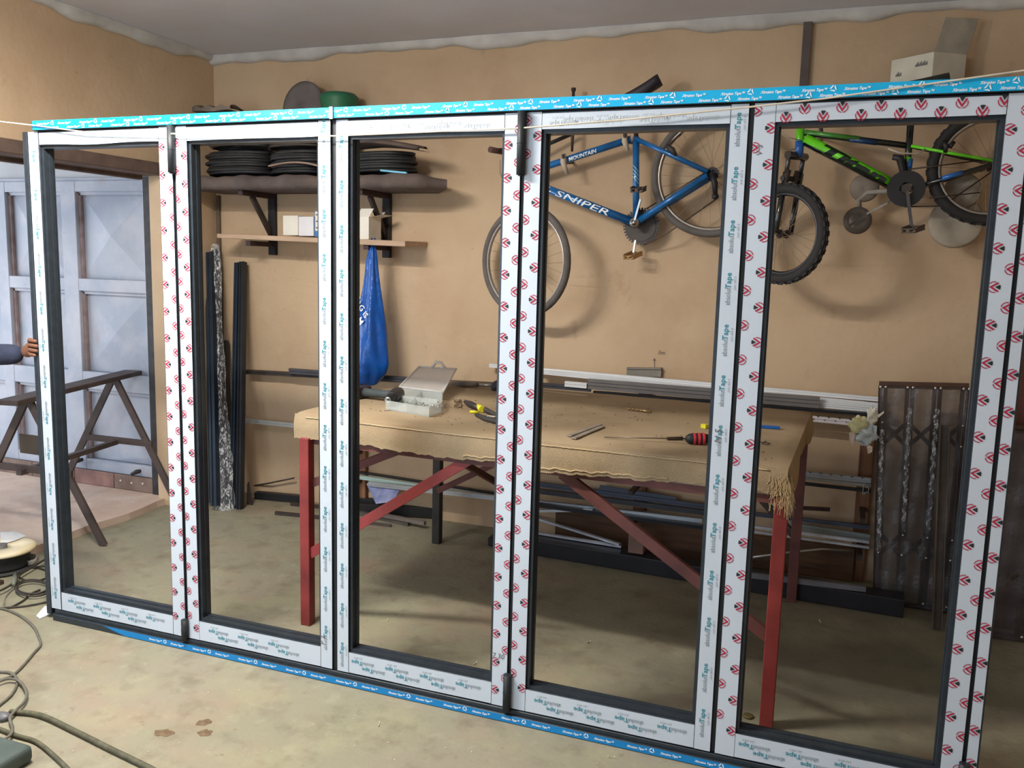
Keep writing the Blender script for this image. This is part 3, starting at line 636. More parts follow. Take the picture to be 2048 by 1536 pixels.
# ------------------------------------------------------------------ shelves on the back wall
def bracket(x, ztop, zbot, arms, name_label):
    b_ = thing('shelf_bracket', name_label, 'bracket', (x, D, zbot), 'steel brackets carrying both shelves')
    part(lambda q: q.box((x-.027, D-.032, zbot), (x+.027, D-.001, ztop)), 'upright', steel_blk, b_, bevel=.002)
    for z, y0, br in arms:
        part(lambda q: q.box((x-.018, y0, z-.032), (x+.018, D-.03, z)), 'arm', M('maroon_black_steel', (64, 44, 44), .6, .2, var=.2), b_, bevel=.002)
        if br: part(lambda q: q.bar((x-.002, y0+.12, z-.03), (x-.002, D-.03, z-.27), .02, .036, (0, 1, 0)), 'brace', steel_dk, b_)
    return b_
ZU = 2.088; ZL = 1.775
bracket(-.325, ZU, 1.685, ((ZU-.001, 1.80, 1), (ZL-.004, 1.87, 0)), 'black steel bracket under the left end of both wall shelves')
bracket(.545, ZU, 1.685, ((ZU-.001, 1.80, 1), (ZL-.012, 1.87, 0)), 'black steel bracket above the hanging blue bag')
mb = MB()
def us(u, v):                                 # draped padded plank, front edge rolls over, right end tapers
    x = -.72+1.82*u; t = v*math.pi; bulge = .006*math.sin(x*17)+.004*math.sin(x*41)
    tap = 1-.35*max(0, (u-.90)/.10)**2; prof = [(D-.005, 0), (1.76, 0), (1.745, .02), (1.742, .05), (1.75, .075), (1.77, .082), (D-.005, .082), (D-.005, 0)]
    k = min(6.999, v*7); i = int(k); f = k-i; y = prof[i][0]*(1-f)+prof[i+1][0]*f; z = prof[i][1]*(1-f)+prof[i+1][1]*f
    x -= .20*max(0, (u-.6)/.4)*(y-1.742)/.403
    return V((x, y-bulge*(1 if y < 1.8 else 0)+(.10*max(0, (u-.93)/.07) if y < 1.8 else 0), ZU+z*tap+(bulge*.7 if z > .03 else 0)))
mb.grid(us, 60, 7); mb.add([us(1, i/7) for i in range(7)], [tuple(range(7))]); mb.prism([(0, 0), (.40, 0), (.40, .08), (0, .08)], (-.72, 1.745, ZU), (0, 1, 0), (0, 0, 1), (-.002, 0, 0))
lone(mb, 'wall_shelf', M('dusty_brown_plank', (98, 84, 78), .8, var=.2, scale=7, bump=.3, bscale=24, col2=(74, 64, 62)), 'upper wall shelf, thick dusty dark plank loaded with black rubber coils', 'shelf')
mb = MB(); n0, n1 = V((-.555, 0, 1.783)), V((.825, 0, 1.754))
mb.add([V((n0.x, 1.85, 1.785)), V((n1.x, 1.85, 1.752)), V((n1.x, D-.002, 1.76)), V((n0.x, D-.002, 1.785))]+[V((n0.x, 1.85, 1.813)), V((n1.x, 1.85, 1.786)), V((n1.x, D-.002, 1.79)), V((n0.x, D-.002, 1.813))], [(3, 2, 1, 0), (4, 5, 6, 7), (0, 1, 5, 4), (1, 2, 6, 5), (2, 3, 7, 6), (3, 0, 4, 7)])
lone(mb, 'wall_shelf', ply_m, 'lower wall shelf, thin pale board with small white boxes', 'shelf', bevel=.003)
def coil(cx, cy, z, R_, turns, r, mat, label, tilt=0, ell=1.0, jit=.012, name='rubber_seal_coil'):
    mb = MB(); pts = []; n = 36; ph = random.random()*6
    for i in range(int(turns*n)+1):
        t = 2*math.pi*i/n; k = 1+jit/R_*math.sin(t*1.37+ph)+.5*jit/R_*math.sin(t*.31+ph); lay = i/n
        zz = z+r+lay*r*1.75*(.8+.0*lay); pts.append(V((cx+R_*ell*k*math.cos(t), cy+R_*k*.62*math.sin(t), zz+tilt*R_*math.cos(t)+tilt*R_*0)))
    mb.tube(pts, r, 6); return lone(mb, name, mat, label, 'coil', 'coils on the upper shelf')
zs = ZU+.089
coil(-.43, 1.945, zs, .225, 9, .011, rub_m, 'black rubber coil at the far left of the upper shelf, bottom of its pile')
coil(-.43, 1.945, zs+.170, .205, 8, .011, M('wrapped_rubber', (62, 62, 64), .3, var=.25, scale=30), 'shiny wrapped black coil on top of the left pile of the upper shelf', jit=.02)
coil(.03, 1.94, zs, .185, 8, .012, rub_m, 'black rubber coil beside the pale curved board on the upper shelf')
coil(.0, 1.95, zs+.163, .185, 8, .012, M('brownish_rubber', (66, 58, 54), .6, var=.2), 'brownish black coil stacked in the middle of the upper shelf')
coil(.62, 1.945, zs, .215, 7, .0115, rub_m, 'large black rubber coil at the right end of the upper shelf', ell=.95)
# loose flat hoop sticking out of the right coil
mb = MB(); mb.grid(lambda u, v: V((.42+.56*u, 1.80+.22*(v-.5)*(1-.75*u**3), zs+.150+.012*math.sin(u*3)-.06*max(0, u-.4)**1.2)), 16, 6); k = len(mb.v)
mb.grid(lambda u, v: V((.42+.56*u, 1.80+.22*(v-.5)*(1-.75*u**3), zs+.173+.012*math.sin(u*3)-.075*max(0, u-.4)**1.2+.012*math.sin(v*3.14))), 16, 6)
mb.tube([V((.42+.56*i/16, 1.69+.02*(i/16), zs+.161+.012*math.sin(i/16*3)-.066*max(0, i/16-.4)**1.2)) for i in range(17)], .012, 6)
lone(mb, 'rubber_pad', M('brown_black_pad', (84, 70, 62), .8, var=.25), 'flat tongue of brown rubber on top of the right hand coil', 'pad')
mb = MB(); mb.grid(lambda u, v: V((-.09+.42*u, 1.775+.10*v, zs+.055+.035*math.sin(u*2.9)-.03*u+.004*v)), 14, 3); mb.grid(lambda u, v: V((-.09+.42*u, 1.775+.10*v, zs+.046+.035*math.sin(u*2.9)-.03*u)), 14, 3); mb.grid(lambda u, v: V((-.09+.42*u, 1.775, zs+.046+.009*v+.035*math.sin(u*2.9)-.03*u)), 14, 1)
lone(mb, 'curved_board', M('pale_brown_board', (150, 126, 110), .7), 'thin pale brown curved board at the front of the upper shelf', 'board')
bl = aty(762, 341, 1.762); br_ = aty(814, 346, 1.762); mb = MB(); mb.bar(bl, br_, .02, .010); lone(mb, 'blue_strip', M('pale_blue_strip', (120, 196, 226), .4), 'pale blue plastic strip on the front edge of the upper shelf', 'strip')
# pot, green tub, small lids on the coils
zc = zs+.30
mb = MB(); pc_ = V((.035, 1.95, zs+.335)); mb.lathe(pc_+V((0, .02, .105)), (-.1, -1, .15), [(0, -.02), (.147, -.02), (.154, 0), (.152, .012), (.13, .016), (.05, .026), (0, .028)], 28); lone(mb, 'grinding_disc', M('grey_disc', (104, 98, 96), .8, var=.15), 'round dull grey disc standing upright on the middle coils above the frame', 'disc')
mb = MB(); gc = V((.285, 1.99, ZU+.33)); mb.lathe(gc, (0, 0, 1), [(0, zs-ZU-.33), (.085, zs-ZU-.33), (.095, zs-ZU-.32), (.105, .02), (.112, .20), (.118, .22), (.118, .245), (.10, .262), (.03, .27), (0, .27)], 24)
lone(mb, 'plastic_tub', M('dark_green_plastic', (40, 108, 76), .5, var=.1), 'dark green plastic tub beside the grey disc on the upper shelf', 'tub')
ct = zs+.325
coil(-.50, 1.94, ct-.005, .14, 4, .011, M('brownish_rubber', (0, 0, 0)), 'small coil on the very top of the left pile under the crumpled sheet')
ct += .085
mb = MB(); mb.grid(lambda u, v: V((-.72+.30*u, 1.84+.14*v, ct+.028+.014*math.sin(u*7)*math.sin(v*5)+.010*math.sin(u*19))), 14, 8); mb.grid(lambda u, v: V((-.72+.30*u, 1.84+.14*v, ct+.004*math.sin(u*9))), 14, 8)
mb.grid(lambda u, v: V((-.72+.30*u, 1.84, ct+.004*math.sin(u*9)+v*(.028+.010*math.sin(u*19)-.004*math.sin(u*9)))), 14, 1)
lone(mb, 'crumpled_sheet', M('grey_crumpled', (122, 112, 100), .7, var=.25), 'crumpled grey sheet on top of the far left coil pile', 'sheet')
# boxes on the lower shelf
zl = 1.811
def carton(x0, x1, y0, y1, z0, z1, mats, name, label, flaps=None, grp=None, tape=False):
    c = thing(name, label, 'box', ((x0+x1)/2, (y0+y1)/2, z0), grp)
    if flaps is None: part(lambda q: q.box((x0, y0, z0), (x1, y1, z1)), 'carton_body', mats, c, bevel=.0015)
    else:
        t = .003; part(lambda q: (q.box((x0, y0, z0), (x1, y0+t, z1)), q.box((x0, y1-t, z0), (x1, y1, z1)), q.box((x0, y0, z0), (x0+t, y1, z1)), q.box((x1-t, y0, z0), (x1, y1, z1)), q.box((x0, y0, z0), (x1, y1, z0+t))), 'carton_body', mats, c)
        for f in flaps: part(lambda q: q.add(f+[p+V((.002, .002, .002)) for p in f], [(0, 1, 2, 3), (7, 6, 5, 4), (0, 4, 5, 1), (1, 5, 6, 2), (2, 6, 7, 3), (3, 7, 4, 0)]), 'flap', mats, c)
    if tape: part(lambda q: q.box(((x0+x1)/2-.008, y0-.001, z0+.002), ((x0+x1)/2+.008, y0+.01, z1+.001)), 'tape_strip', M('beige_tape', (206, 196, 176), .4), c)
    return c
A = lambda u, v: aty(u, v, 1.90)
b1x, b2x, b3x = A(566, 460).x, A(596.5, 460).x, A(627, 460).x; tz_ = A(566, 431).z
carton(b1x, b2x-.002, 1.90, 2.06, zl, tz_, card_m, 'carton', 'small white carton on the lower shelf, left one of a touching pair', grp='small white cartons')
carton(b2x+.002, b3x, 1.90, 2.06, zl-.003, tz_-.006, M('white_card_cool', (222, 220, 222), .7, var=.03), 'carton', 'small white carton on the lower shelf, right one of a touching pair', grp='small white cartons', tape=False)
x0, x1 = A(629, 450).x, A(662, 450).x; zb = A(640, 422).z
c = carton(x0, x1, 1.90, 2.0, zl-.008, zb, M('blue_card', (70, 122, 186), .5), 'carton', 'blue and white printed carton behind the second joint of the frame', tape=False)
part(lambda q: q.box((x0+.006, 1.8985, zl+.03), (x1-.004, 1.9, zb-.003)), 'white_label', card_m, c)
part(lambda q: [q.box((x0+.012+.02*i, 1.8975, zl+.045+.04*j), (x0+.026+.02*i, 1.8984, zl+.052+.04*j)) for i in range(3) for j in range(3)], 'printed_marks', M('navy_ink', (60, 66, 90), .6), c, kind='stuff')
x0, x1 = A(718, 450).x, A(740, 450).x; z1 = A(720, 434).z
ym = aty(762, 460, 2.03)
p0, p1, p2 = V((A(700, 450).x, 1.90, zl-.018)), V((A(740, 450).x, 1.885, zl-.018)), V((aty(762, 455, 2.02).x, 2.02, zl-.018))
cb = thing('carton', 'open white carton with raised flaps above the blue bag', 'box', (p0+p1)/2)
up = V((0, 0, A(720, 434).z-(zl-.018))); p3 = p0+(p2-p1)
def wallq(a, b_): part(lambda q: q.add([a, b_, b_+up, a+up]+[x+V((-.002, .003, 0)) for x in (a, b_, b_+up, a+up)], [(0, 1, 2, 3), (7, 6, 5, 4), (0, 4, 5, 1), (3, 2, 6, 7), (1, 5, 6, 2), (0, 3, 7, 4)]), 'carton_side', card_m, cb)
wallq(p0, p1); wallq(p1, p2); wallq(p2, p3); wallq(p3, p0)
def flapq(a, b_, d_): part(lambda q: q.add([a, b_, b_+d_, a+d_]+[x+V((.002, .002, 0)) for x in (a, b_, b_+d_, a+d_)], [(0, 1, 2, 3), (7, 6, 5, 4), (0, 4, 5, 1), (3, 2, 6, 7), (1, 5, 6, 2), (0, 3, 7, 4)]), 'flap', card_m, cb)
flapq(p0.lerp(p1, .35)+up, p1+up, V((.015, .03, .052))); flapq(p1.lerp(p2, .1)+up, p2+up, V((.07, .03, .018)))
flapq(p3.lerp(p2, .5)+up, p2+up, V((.0, .05, .04)))
# hanging blue plastic bag
bag_m = M('blue_bag_plastic', (10, 80, 164), .32, var=.12, scale=12, bump=.6, bscale=22)
bg = thing('plastic_bag', 'blue plastic carrier bag with white print hanging from the lower shelf', 'bag', (.62, 1.9, 1.0))
prof = [(487, 745, 748), (500, 738, 751), (520, 734, 753), (550, 731, 756), (590, 726, 760), (630, 716, 765), (670, 708, 771), (700, 703, 774), (725, 700, 775), (745, 702, 770), (760, 706, 760), (770, 712, 752)]
ring = []
for v, l, r_ in prof:
    a, b_ = aty(l, v, 1.90), aty(r_, v, 1.90); ring.append(((a+b_)/2, (b_.x-a.x)/2))
mb = MB(); nn = 28; m_ = 44
def bagpt(u, v):
    k = v*(len(ring)-1); i = min(int(k), len(ring)-2); f = k-i; c = ring[i][0].lerp(ring[i+1][0], f); w_ = ring[i][1]*(1-f)+ring[i+1][1]*f
    t = u*2*math.pi; fold = 1+(.16*(1-v)+.03)*math.sin(t*5+v*3)+.035*math.sin(t*9-v*14)
    if v > .97: w_ *= max(.2, 1-(v-.97)*25)
    return c+V((w_*fold*math.cos(t), .75*w_*fold*math.sin(t), .004*math.sin(t*4)))
mb.grid(bagpt, nn*2, m_); mb.build('bag_body', bag_m, bg)
top = ring[0][0]
part(lambda q: (q.tube([top+V((-.005, 0, -.01)), top+V((-.008, .0, .03)), V((.56, 1.9, 1.742))], .006, 6), q.tube([top+V((.006, 0, -.01)), top+V((.012, 0, .03)), V((.56, 1.91, 1.742))], .006, 6)), 'bag_handle', bag_m, bg)
def onbag(txt, px_, size, ang, mat, name):
    mb = MB(); vs_, fs_, x1 = glyphs(txt, .012); c0_ = aty(px_[0], px_[1], 1.9); ca, sa_ = math.cos(ang), math.sin(ang); out = []
    for x, y in vs_:
        X, Z = c0_.x+size*(x*ca-y*sa_), c0_.z+size*(x*sa_+y*ca)
        v = min(.98, max(.02, next((i+(ring[i][0].z-Z)/(ring[i][0].z-ring[i+1][0].z) for i in range(len(ring)-1) if ring[i][0].z >= Z > ring[i+1][0].z), 5)/(len(ring)-1)))
        k = v*(len(ring)-1); i = min(int(k), len(ring)-2); cc = ring[i][0].lerp(ring[i+1][0], k-i); w_ = ring[i][1]*(1-k+i)+ring[i+1][1]*(k-i)
        cs = max(-.97, min(.97, (X-cc.x)/w_)); best = bagpt(1-math.acos(cs)/(2*math.pi), v); out.append(V((X, best.y-.004-.012*(1-v), Z)))
    mb.add(out, fs_); mb.build(name, mat, bg)
onbag('BAG IS', (714, 598), .052, math.radians(-48), ink_white, 'printed_lettering'); onbag('COM', (709, 618), .056, math.radians(-48), ink_white, 'printed_lettering')
# ------------------------------------------------------------------ bicycles hung on the back wall
def wheel(root, c, R_, axis, tyre_r, name, tyre_m, rim_m, knob=0, nsp=28):
    d, e1, e2 = ortho(axis)
    ci = lambda r, a, off=0: c+(e1*math.cos(a)+e2*math.sin(a))*r+d*off
    mb = MB(); N_ = 48
    mb.tube([ci(R_-tyre_r, 2*math.pi*i/N_) for i in range(N_)], tyre_r, 10, closed=True)
    if knob:
        for i in range(knob):
            for o_ in (-.6, 0, .6):
                a = 2*math.pi*(i+(.5 if o_ == 0 else 0))/knob; p = ci(R_-tyre_r+tyre_r*.98*math.cos(o_), a, tyre_r*math.sin(o_)); rd = (ci(1, a)-c)
                mb.obox(p, rd*.004, d*.005, rd.cross(d)*(math.pi*R_/knob*.55))
    wh = mb.build(name, tyre_m, root)
    mb = MB(); ri = R_-2*tyre_r-.004
    mb.lathe(c, d, [(ri, -.010), (ri+.012, -.012), (ri+.012, .012), (ri, .010), (ri-.008, 0), (ri, -.010)], N_); mb.build('rim', rim_m, wh)
    mb = MB(); mb.lathe(c, d, [(0, -.045), (.008, -.045), (.008, -.03), (.022, -.03), (.022, -.026), (.013, -.022), (.013, .022), (.022, .026), (.022, .03), (.008, .03), (.008, .045), (0, .045)], 14); mb.build('hub', steel_dk, wh)
    mb = MB()
    for i in range(nsp):
        a = 2*math.pi*i/nsp; s_ = 1 if i % 2 else -1
        mb.tube([ci(.02, a+.9*(1 if (i//2) % 2 else -1), .026*s_), ci(ri, a, 0)], .0012, 3, cap=False)
    mb.build('spokes', M('spoke_wire', (150, 132, 112), .4, .7), wh, kind='stuff')
    return wh
def pipe(root, p, q, r, mat, name, r1=None, n=12):
    mb = MB(); mb.tube([p, q], [r, r1 or r], n); return mb.build(name, mat, root)
def tube_text(root, txt, p, q, r, size, t0, mat, wide, bold=.02, shear=.2, flip=False):
    p, q = V(p), V(q); d = (q-p).normalized(); view = V((CAM.x, CAM.y, CAM.z))-p; nrm = (view-d*view.dot(d)).normalized(); ey = nrm.cross(d)
    mb = MB(); vs, fs, x1 = glyphs(txt, bold, shear); sx = wide/x1
    for f in fs:                             # cut into thin bands so the letters follow the round tube
        for b_ in range(10):
            q_ = clip([(vs[i][1], vs[i][0]) for i in f], -.05+.09*b_, .04+.09*b_)
            if len(q_) < 3: continue
            out = []
            for y, x in q_: t = (y-.36)*size/r; out.append(p+d*(t0+x*sx)+(nrm*math.cos(t)+ey*math.sin(t))*(r*1.025))
            mb.add(out, [tuple(range(len(out)))])
    return mb.build('printed_lettering', mat, root)
def saddle(root, nose, tail, wd, ht, mat, rim=None):
    d = (tail-nose); L_ = d.length; d.normalize(); _, a, b = ortho(d)
    def fn(u, v):
        t = u*2*math.pi; w_ = wd*(.18+.82*max(0, v-.25)**1.1/.75**1.1) if v > .25 else wd*.18
        if v > .93: w_ *= 1-(v-.93)*5
        if v < .06: w_ *= .4+10*v
        return nose+d*(L_*v)+a*(w_*.5*math.cos(t))+b*(ht*(.5 if math.sin(t) > 0 else .8)*math.sin(t)-ht*.5+.02*(v-.5)**2)
    mb = MB(); mb.grid(fn, 20, 18); o = mb.build('saddle', mat, root)
    if rim: mb = MB(); mb.tube([fn(.5+.02*math.sin(i), .3+.68*i/14)+b*.004 for i in range(15)], .006, 6); mb.build('saddle_trim', rim, o)
    return o
def pedal(root, c, d, mat):
    d, a, b = ortho(d); mb = MB(); 
    mb.bar(c-d*.045+a*.03, c+d*.045+a*.03, .008, .022, b); mb.bar(c-d*.045-a*.03, c+d*.045-a*.03, .008, .022, b); [mb.cyl(c+d*s_-a*.034+b*h_, c+d*s_+a*.034+b*h_, .0035, 6) for s_ in (-.045, .045) for h_ in (-.008, .008)]; [mb.obox(c+a*(.034*q_)+d*(.012*j_)+b*.013, a*.003, d*.004, b*.004) for q_ in (-1, 1) for j_ in range(-3, 4)]
    mb.cyl(c-d*.05, c+d*.05, .009, 8)
    return mb.build('pedal', mat, root)
def ring_gear(root, c, axis, R_, mat, name, teeth=36):
    d, e1, e2 = ortho(axis); mb = MB(); mb.lathe(c, d, [(R_*.35, -.003), (R_*.9, -.003), (R_*.9, .003), (R_*.35, .003), (R_*.35, -.003)], 36, smooth=False)
    for i in range(teeth):
        a = 2*math.pi*i/teeth; r_ = e1*math.cos(a)+e2*math.sin(a); mb.obox(c+r_*R_*.94, r_*R_*.06, d*.002, r_.cross(d)*(R_*.05))
    for i in range(5):
        a = 2*math.pi*i/5; r_ = e1*math.cos(a)+e2*math.sin(a); mb.bar(c, c+r_*R_*.5, .012, .006, d)
    return mb.build(name, mat, root)
YB = 2.0; B = lambda u, v, y=YB: aty(u, v, y)
AX = V((0, 1, 0))
bblue = M('blue_bike_paint', (20, 104, 170), .28, .15, var=.15, scale=14, coat=.5); bteal = M('silver_decal', (170, 206, 210), .4)
bk = thing('bicycle', 'blue mountain bicycle with white lettering hung on the back wall behind the fourth leaf', 'bicycle', B(1272, 446))
bb, st_, hub = B(1272, 446), B(1272, 274), B(1426, 349)
hd0, hd1 = B(1043, 336), B(1050, 372)
pipe(bk, B(1262, 278), B(1046, 348), .020, bblue, 'top_tube'); dt = pipe(bk, B(1262, 443), B(1048, 360), .024, bblue, 'down_tube'); pipe(bk, bb, st_, .0185, bblue, 'seat_tube')
pipe(bk, hd0+V((0, 0, .03)), hd1-V((0, 0, .02)), .021, bblue, 'head_tube')
for s_ in (-.035, .035):
    pipe(bk, st_+V((0, s_*.4, -.01)), hub+V((-.02, s_*1.5, .01)), .013, bblue, 'seat_stay'); pipe(bk, bb+V((0, s_*.6, 0)), hub+V((-.02, s_*1.5, -.01)), .018, bblue, 'chain_stay')
for s_ in (.25, .4, .55, .70): 
    p = st_.lerp(bb, .28+.3*s_); mb = MB(); mb.tube([p+V((-.017, -.009, .014)), p+V((0, -.0195, .0)), p+V((.017, -.009, -.024))], .003, 5); mb.build('decal_stripe', bteal, bk)
tube_text(bk, 'SNIPER', B(1112, 385), B(1262, 443), .0245, .052, .0, ink_white, .34, bold=.006); tube_text(bk, 'K-', B(1096, 378.6), B(1262, 443), .0245, .050, -.02, ink_white, .05)
tube_text(bk, 'D MOUNTAIN', B(1128, 322), B(1262, 278), .0205, .030, .0, ink_white, .20)
Rb = (B(1426, 475)-hub).length; grey_tyre = M('dusty_grey_tyre', (96, 90, 86), .85, var=.12, scale=14)
alurim = M('dull_rim', (168, 158, 148), .4, .6)
wheel(bk, hub, Rb, AX, .021, 'rear_wheel', grey_tyre, alurim)
fw = B(1050, 523, 1.92); fax = V((math.sin(math.radians(19)), math.cos(math.radians(19)), 0)); wheel(bk, fw, Rb*.97, fax, .021, 'front_wheel', grey_tyre, alurim)
for s_ in (-1, 1): pipe(bk, hd1+fax*(.035*s_)+V((0, -.0, -.02)), fw+fax*(.05*s_), .012, M('fork_blue', (24, 86, 140), .35), 'fork_leg')
pipe(bk, hd1+fax*-.045+V((0, 0, -.015)), hd1+fax*.045+V((0, 0, -.015)), .016, M('fork_blue', (0, 0, 0)), 'fork_crown')
stem = hd0+V((0, 0, .07)); pipe(bk, hd0, stem, .013, steel_blk, 'stem')
hl, hr = aty(985, 300, 1.78), B(1143, 268, 2.06)
mb = MB(); mb.tube([hl, stem.lerp(hl, .35)+V((0, 0, .02)), stem, stem.lerp(hr, .6), hr], .011, 8); mb.build('handlebar', steel_blk, bk)
mb = MB(); mb.tube([hl+(hl-stem).normalized()*.02, hl.lerp(stem, .35)], [.017, .015], 10); mb.build('grip', M('brown_grip', (84, 58, 50), .8), bk)
mb = MB(); mb.tube([B(1144, 303, 2.04), B(1145, 272, 2.04), B(1147, 176, 2.04)], [.007, .010, .009], 8); mb.cyl(B(1147, 182, 2.04), B(1147, 176, 2.04), .014, 8); mb.build('bar_end', steel_dk, bk)
mb = MB(); mb.tube([B(1000, 320, 1.85), B(1000, 345, 1.86), B(1010, 372, 1.9), B(1040, 360, 1.96)], .003, 5); mb.build('brake_cable', M('pale_cable', (150, 140, 130), .6), bk)
pipe(bk, st_, B(1275, 210, 1.98), .013, steel_dk, 'seat_post')
saddle(bk, B(1236, 196, 1.93), B(1316, 150, 1.95), .13, .05, M('black_purple_vinyl', (40, 34, 44), .5, var=.3, scale=10))
ring_gear(bk, B(1279, 452)+V((0, .05, 0)), AX, (B(1316, 452)-B(1279, 452)).length, M('dark_chainring', (58, 52, 48), .5, .4), 'chainring')
part(lambda q: q.lathe(B(1279, 452)+V((0, .043, 0)), AX, [(0, 0), (.082, 0), (.082, .004), (0, .004)], 28, smooth=False), 'chain_guard', M('dark_guard', (70, 62, 56), .6), bk)
mb = MB(); mb.lathe(bb+V((0, -.05, 0)), AX, [(0, -.008), (.012, -.008), (.012, 0), (.022, .0), (.027, .004), (.027, .012), (.022, .03), (.022, .06), (0, .06)], 20); mb.build('bottom_bracket', chrome_m, bk)
part(lambda q: q.bar(bb+V((0, -.045, 0)), B(1286, 400)+V((0, -.06, 0)), .010, .016, AX), 'crank_arm', chrome_m, bk)
pedal(bk, B(1284, 382)+V((0, -.09, 0)), V((0, 1, .2)), M('dark_pedal', (84, 70, 64), .6)); part(lambda q: q.bar(bb+V((0, .06, 0)), B(1263, 505)+V((0, .05, 0)), .010, .016, AX), 'crank_arm', chrome_m, bk)
pedal(bk, B(1265, 511)+V((0, .01, 0)), V((.4, 1, .3)), M('brass_pedal', (176, 142, 100), .4, .6))
ring_gear(bk, hub+V((0, -.03, 0)), AX, .038, steel_blk, 'cassette', 20)
mb = MB(); mb.tube([hub+V((0, -.05, 0)), hub+V((.02, -.055, -.05)), B(1433, 392)+V((0, -.05, 0))], [.016, .018, .012], 8); mb.lathe(B(1433, 394)+V((0, -.05, 0)), AX, [(0, -.01), (.018, -.01), (.018, .01), (0, .01)], 10); mb.build('derailleur', steel_blk, bk)
mb = MB(); mb.tube([B(1284, 490)+V((0, .045, 0)), B(1330, 470), B(1433, 398)], .004, 5); mb.tube([B(1290, 416)+V((0, .045, 0)), hub+V((0, -.03, .03))], .004, 5); mb.build('chain', M('oily_chain', (92, 80, 68), .5, .5), bk)
mb = MB(); mb.tube([B(1333, 292, 1.96), B(1345, 300, 1.95), B(1352, 312, 1.96)], [.012, .016, .01], 8); mb.tube([B(1333, 292, 1.96), B(1362, 268, 1.95)], .006, 6); mb.build('rear_brake', steel_dk, bk)
def hook(u, v, u1, v1, label):
    h_ = thing('wall_hook', label, 'hook', B(u, v), 'padded hooks under the bicycle tubes'); p = B(u, v)
    part(lambda q: q.tube([V((p.x, D-.002, p.z+.01)), V((p.x, 1.99, p.z-.012)), V((p.x+.004, 1.955, p.z-.006)), V((p.x+.004, 1.945, p.z+.03))], .009, 8), 'hook_rod', steel_dk, h_)
    e_ = B(u1, v1, 1.965); part(lambda q: q.tube([p+V((0, -.035, .035)), p+V((.003, -.045, -.01)), e_], [.014, .016, .011], 8), 'cloth_padding', M('beige_rag', (188, 172, 152), .9, var=.15), h_)
hook(1252, 281, 1256, 302, 'padded wall hook under the blue top tube beside the seat tube'); hook(1130, 322, 1134, 348, 'padded wall hook under the blue top tube left of the lettering')

YG = 1.99; G = lambda u, v, y=YG: aty(u, v, y-.11)
gk = thing('bicycle', 'smaller green and black bicycle hung on the back wall behind the fifth leaf', 'bicycle', G(1811, 379))
gblk = M('gloss_black_paint', (24, 28, 30), .25, .1, var=.1, coat=.6); ggrn = M('bright_green_paint', (104, 214, 24), .3, var=.14, scale=12, coat=.5); gblu = M('blue_paint', (28, 96, 176), .3, coat=.5)
gb, gs_, gh = G(1811, 379), G(1821, 250), G(1981, 333)
gh0, gh1 = G(1601, 258), G(1598, 306)
dn0, dn1 = G(1610, 277), G(1802, 376)
pipe(gk, dn0, dn1, .026, ggrn, 'down_tube', .024); mb = MB(); off = V((0, .004, -.012)); mb.tube([dn0+off, dn1+off], .0225, 12); mb.build('down_tube_underside', gblk, gk)
tube_text(gk, 'Titan', dn0, dn1, .0268, .066, .085, M('black_decal', (16, 30, 16), .4), .36, bold=.06, shear=.25)
t0, t1 = G(1610, 266), G(1812, 291); pipe(gk, t0, t1, .015, gblk, 'top_tube'); pipe(gk, t0+V((0, -.004, .003)), t0.lerp(t1, .55)+V((0, -.004, .003)), .0135, M('dark_green_fade', (58, 128, 40), .3, coat=.5), 'green_panel'); pipe(gk, t0.lerp(t1, .45)+V((0, -.003, -.004)), t0.lerp(t1, .72)+V((0, -.003, -.004)), .0135, M('navy_fade', (22, 56, 100), .3), 'blue_panel')
pipe(gk, gs_+V((0, 0, .03)), gb, .016, gblk, 'seat_tube'); pipe(gk, G(1819, 318), G(1816, 340), .0168, gblu, 'blue_panel'); pipe(gk, G(1815, 313), G(1818, 326), .0164, ggrn, 'green_panel')
pipe(gk, gh0+V((0, 0, .02)), gh1, .021, ggrn, 'head_tube'); pipe(gk, gh0.lerp(gh1, .5), gh1-V((0, 0, .02)), .0215, gblu, 'blue_panel')
for s_ in (-.04, .04):
    pipe(gk, gs_+V((.01, s_*.4, -.10)), gh+V((0, s_*1.4, .02)), 0.0075, ggrn if s_ < 0 else gblk, 'seat_stay'); cs_ = pipe(gk, gb+V((.02, s_*.7, 0)), gh+V((-.01, s_*1.4, .0)), .011, gblk, 'chain_stay')
pipe(gk, G(1884, 357, 1.92), G(1925, 345, 1.925), .0112, gblu, 'blue_panel')
Rg = (G(1981, 450)-gh).length; gt = M('black_knobbly_tyre', (40, 38, 38), .8, var=.12)
wheel(gk, gh, Rg, AX, .026, 'rear_wheel', gt, alurim, 34)
gf = G(1566, 468, 1.89); ga = V((math.sin(math.radians(32)), math.cos(math.radians(32)), .02)); wheel(gk, gf, Rg*.92, ga, .026, 'front_wheel', gt, M('black_rim', (60, 60, 64), .4, .5), 34)
for s_ in (-1, 1): pipe(gk, gh1+ga*(.06*s_)+V((-.02, 0, -.10)), gf+ga*(.062*s_), .017, gblk, 'fork_leg', .013); pipe(gk, gh1+ga*(.06*s_)+V((-.01, 0, 0)), gh1+ga*(.06*s_)+V((-.02, 0, -.10)), .011, M('fork_stanchion', (90, 92, 96), .3, .7), 'fork_stanchion')
pipe(gk, gh1+ga*-.075+V((-.01, 0, -.015)), gh1+ga*.075+V((-.01, 0, -.015)), .02, gblk, 'fork_crown'); pipe(gk, gh1+ga*-.07+V((-.03, -.03, -.13)), gh1+ga*.07+V((-.03, -.03, -.13)), .013, steel_blk, 'fork_arch')
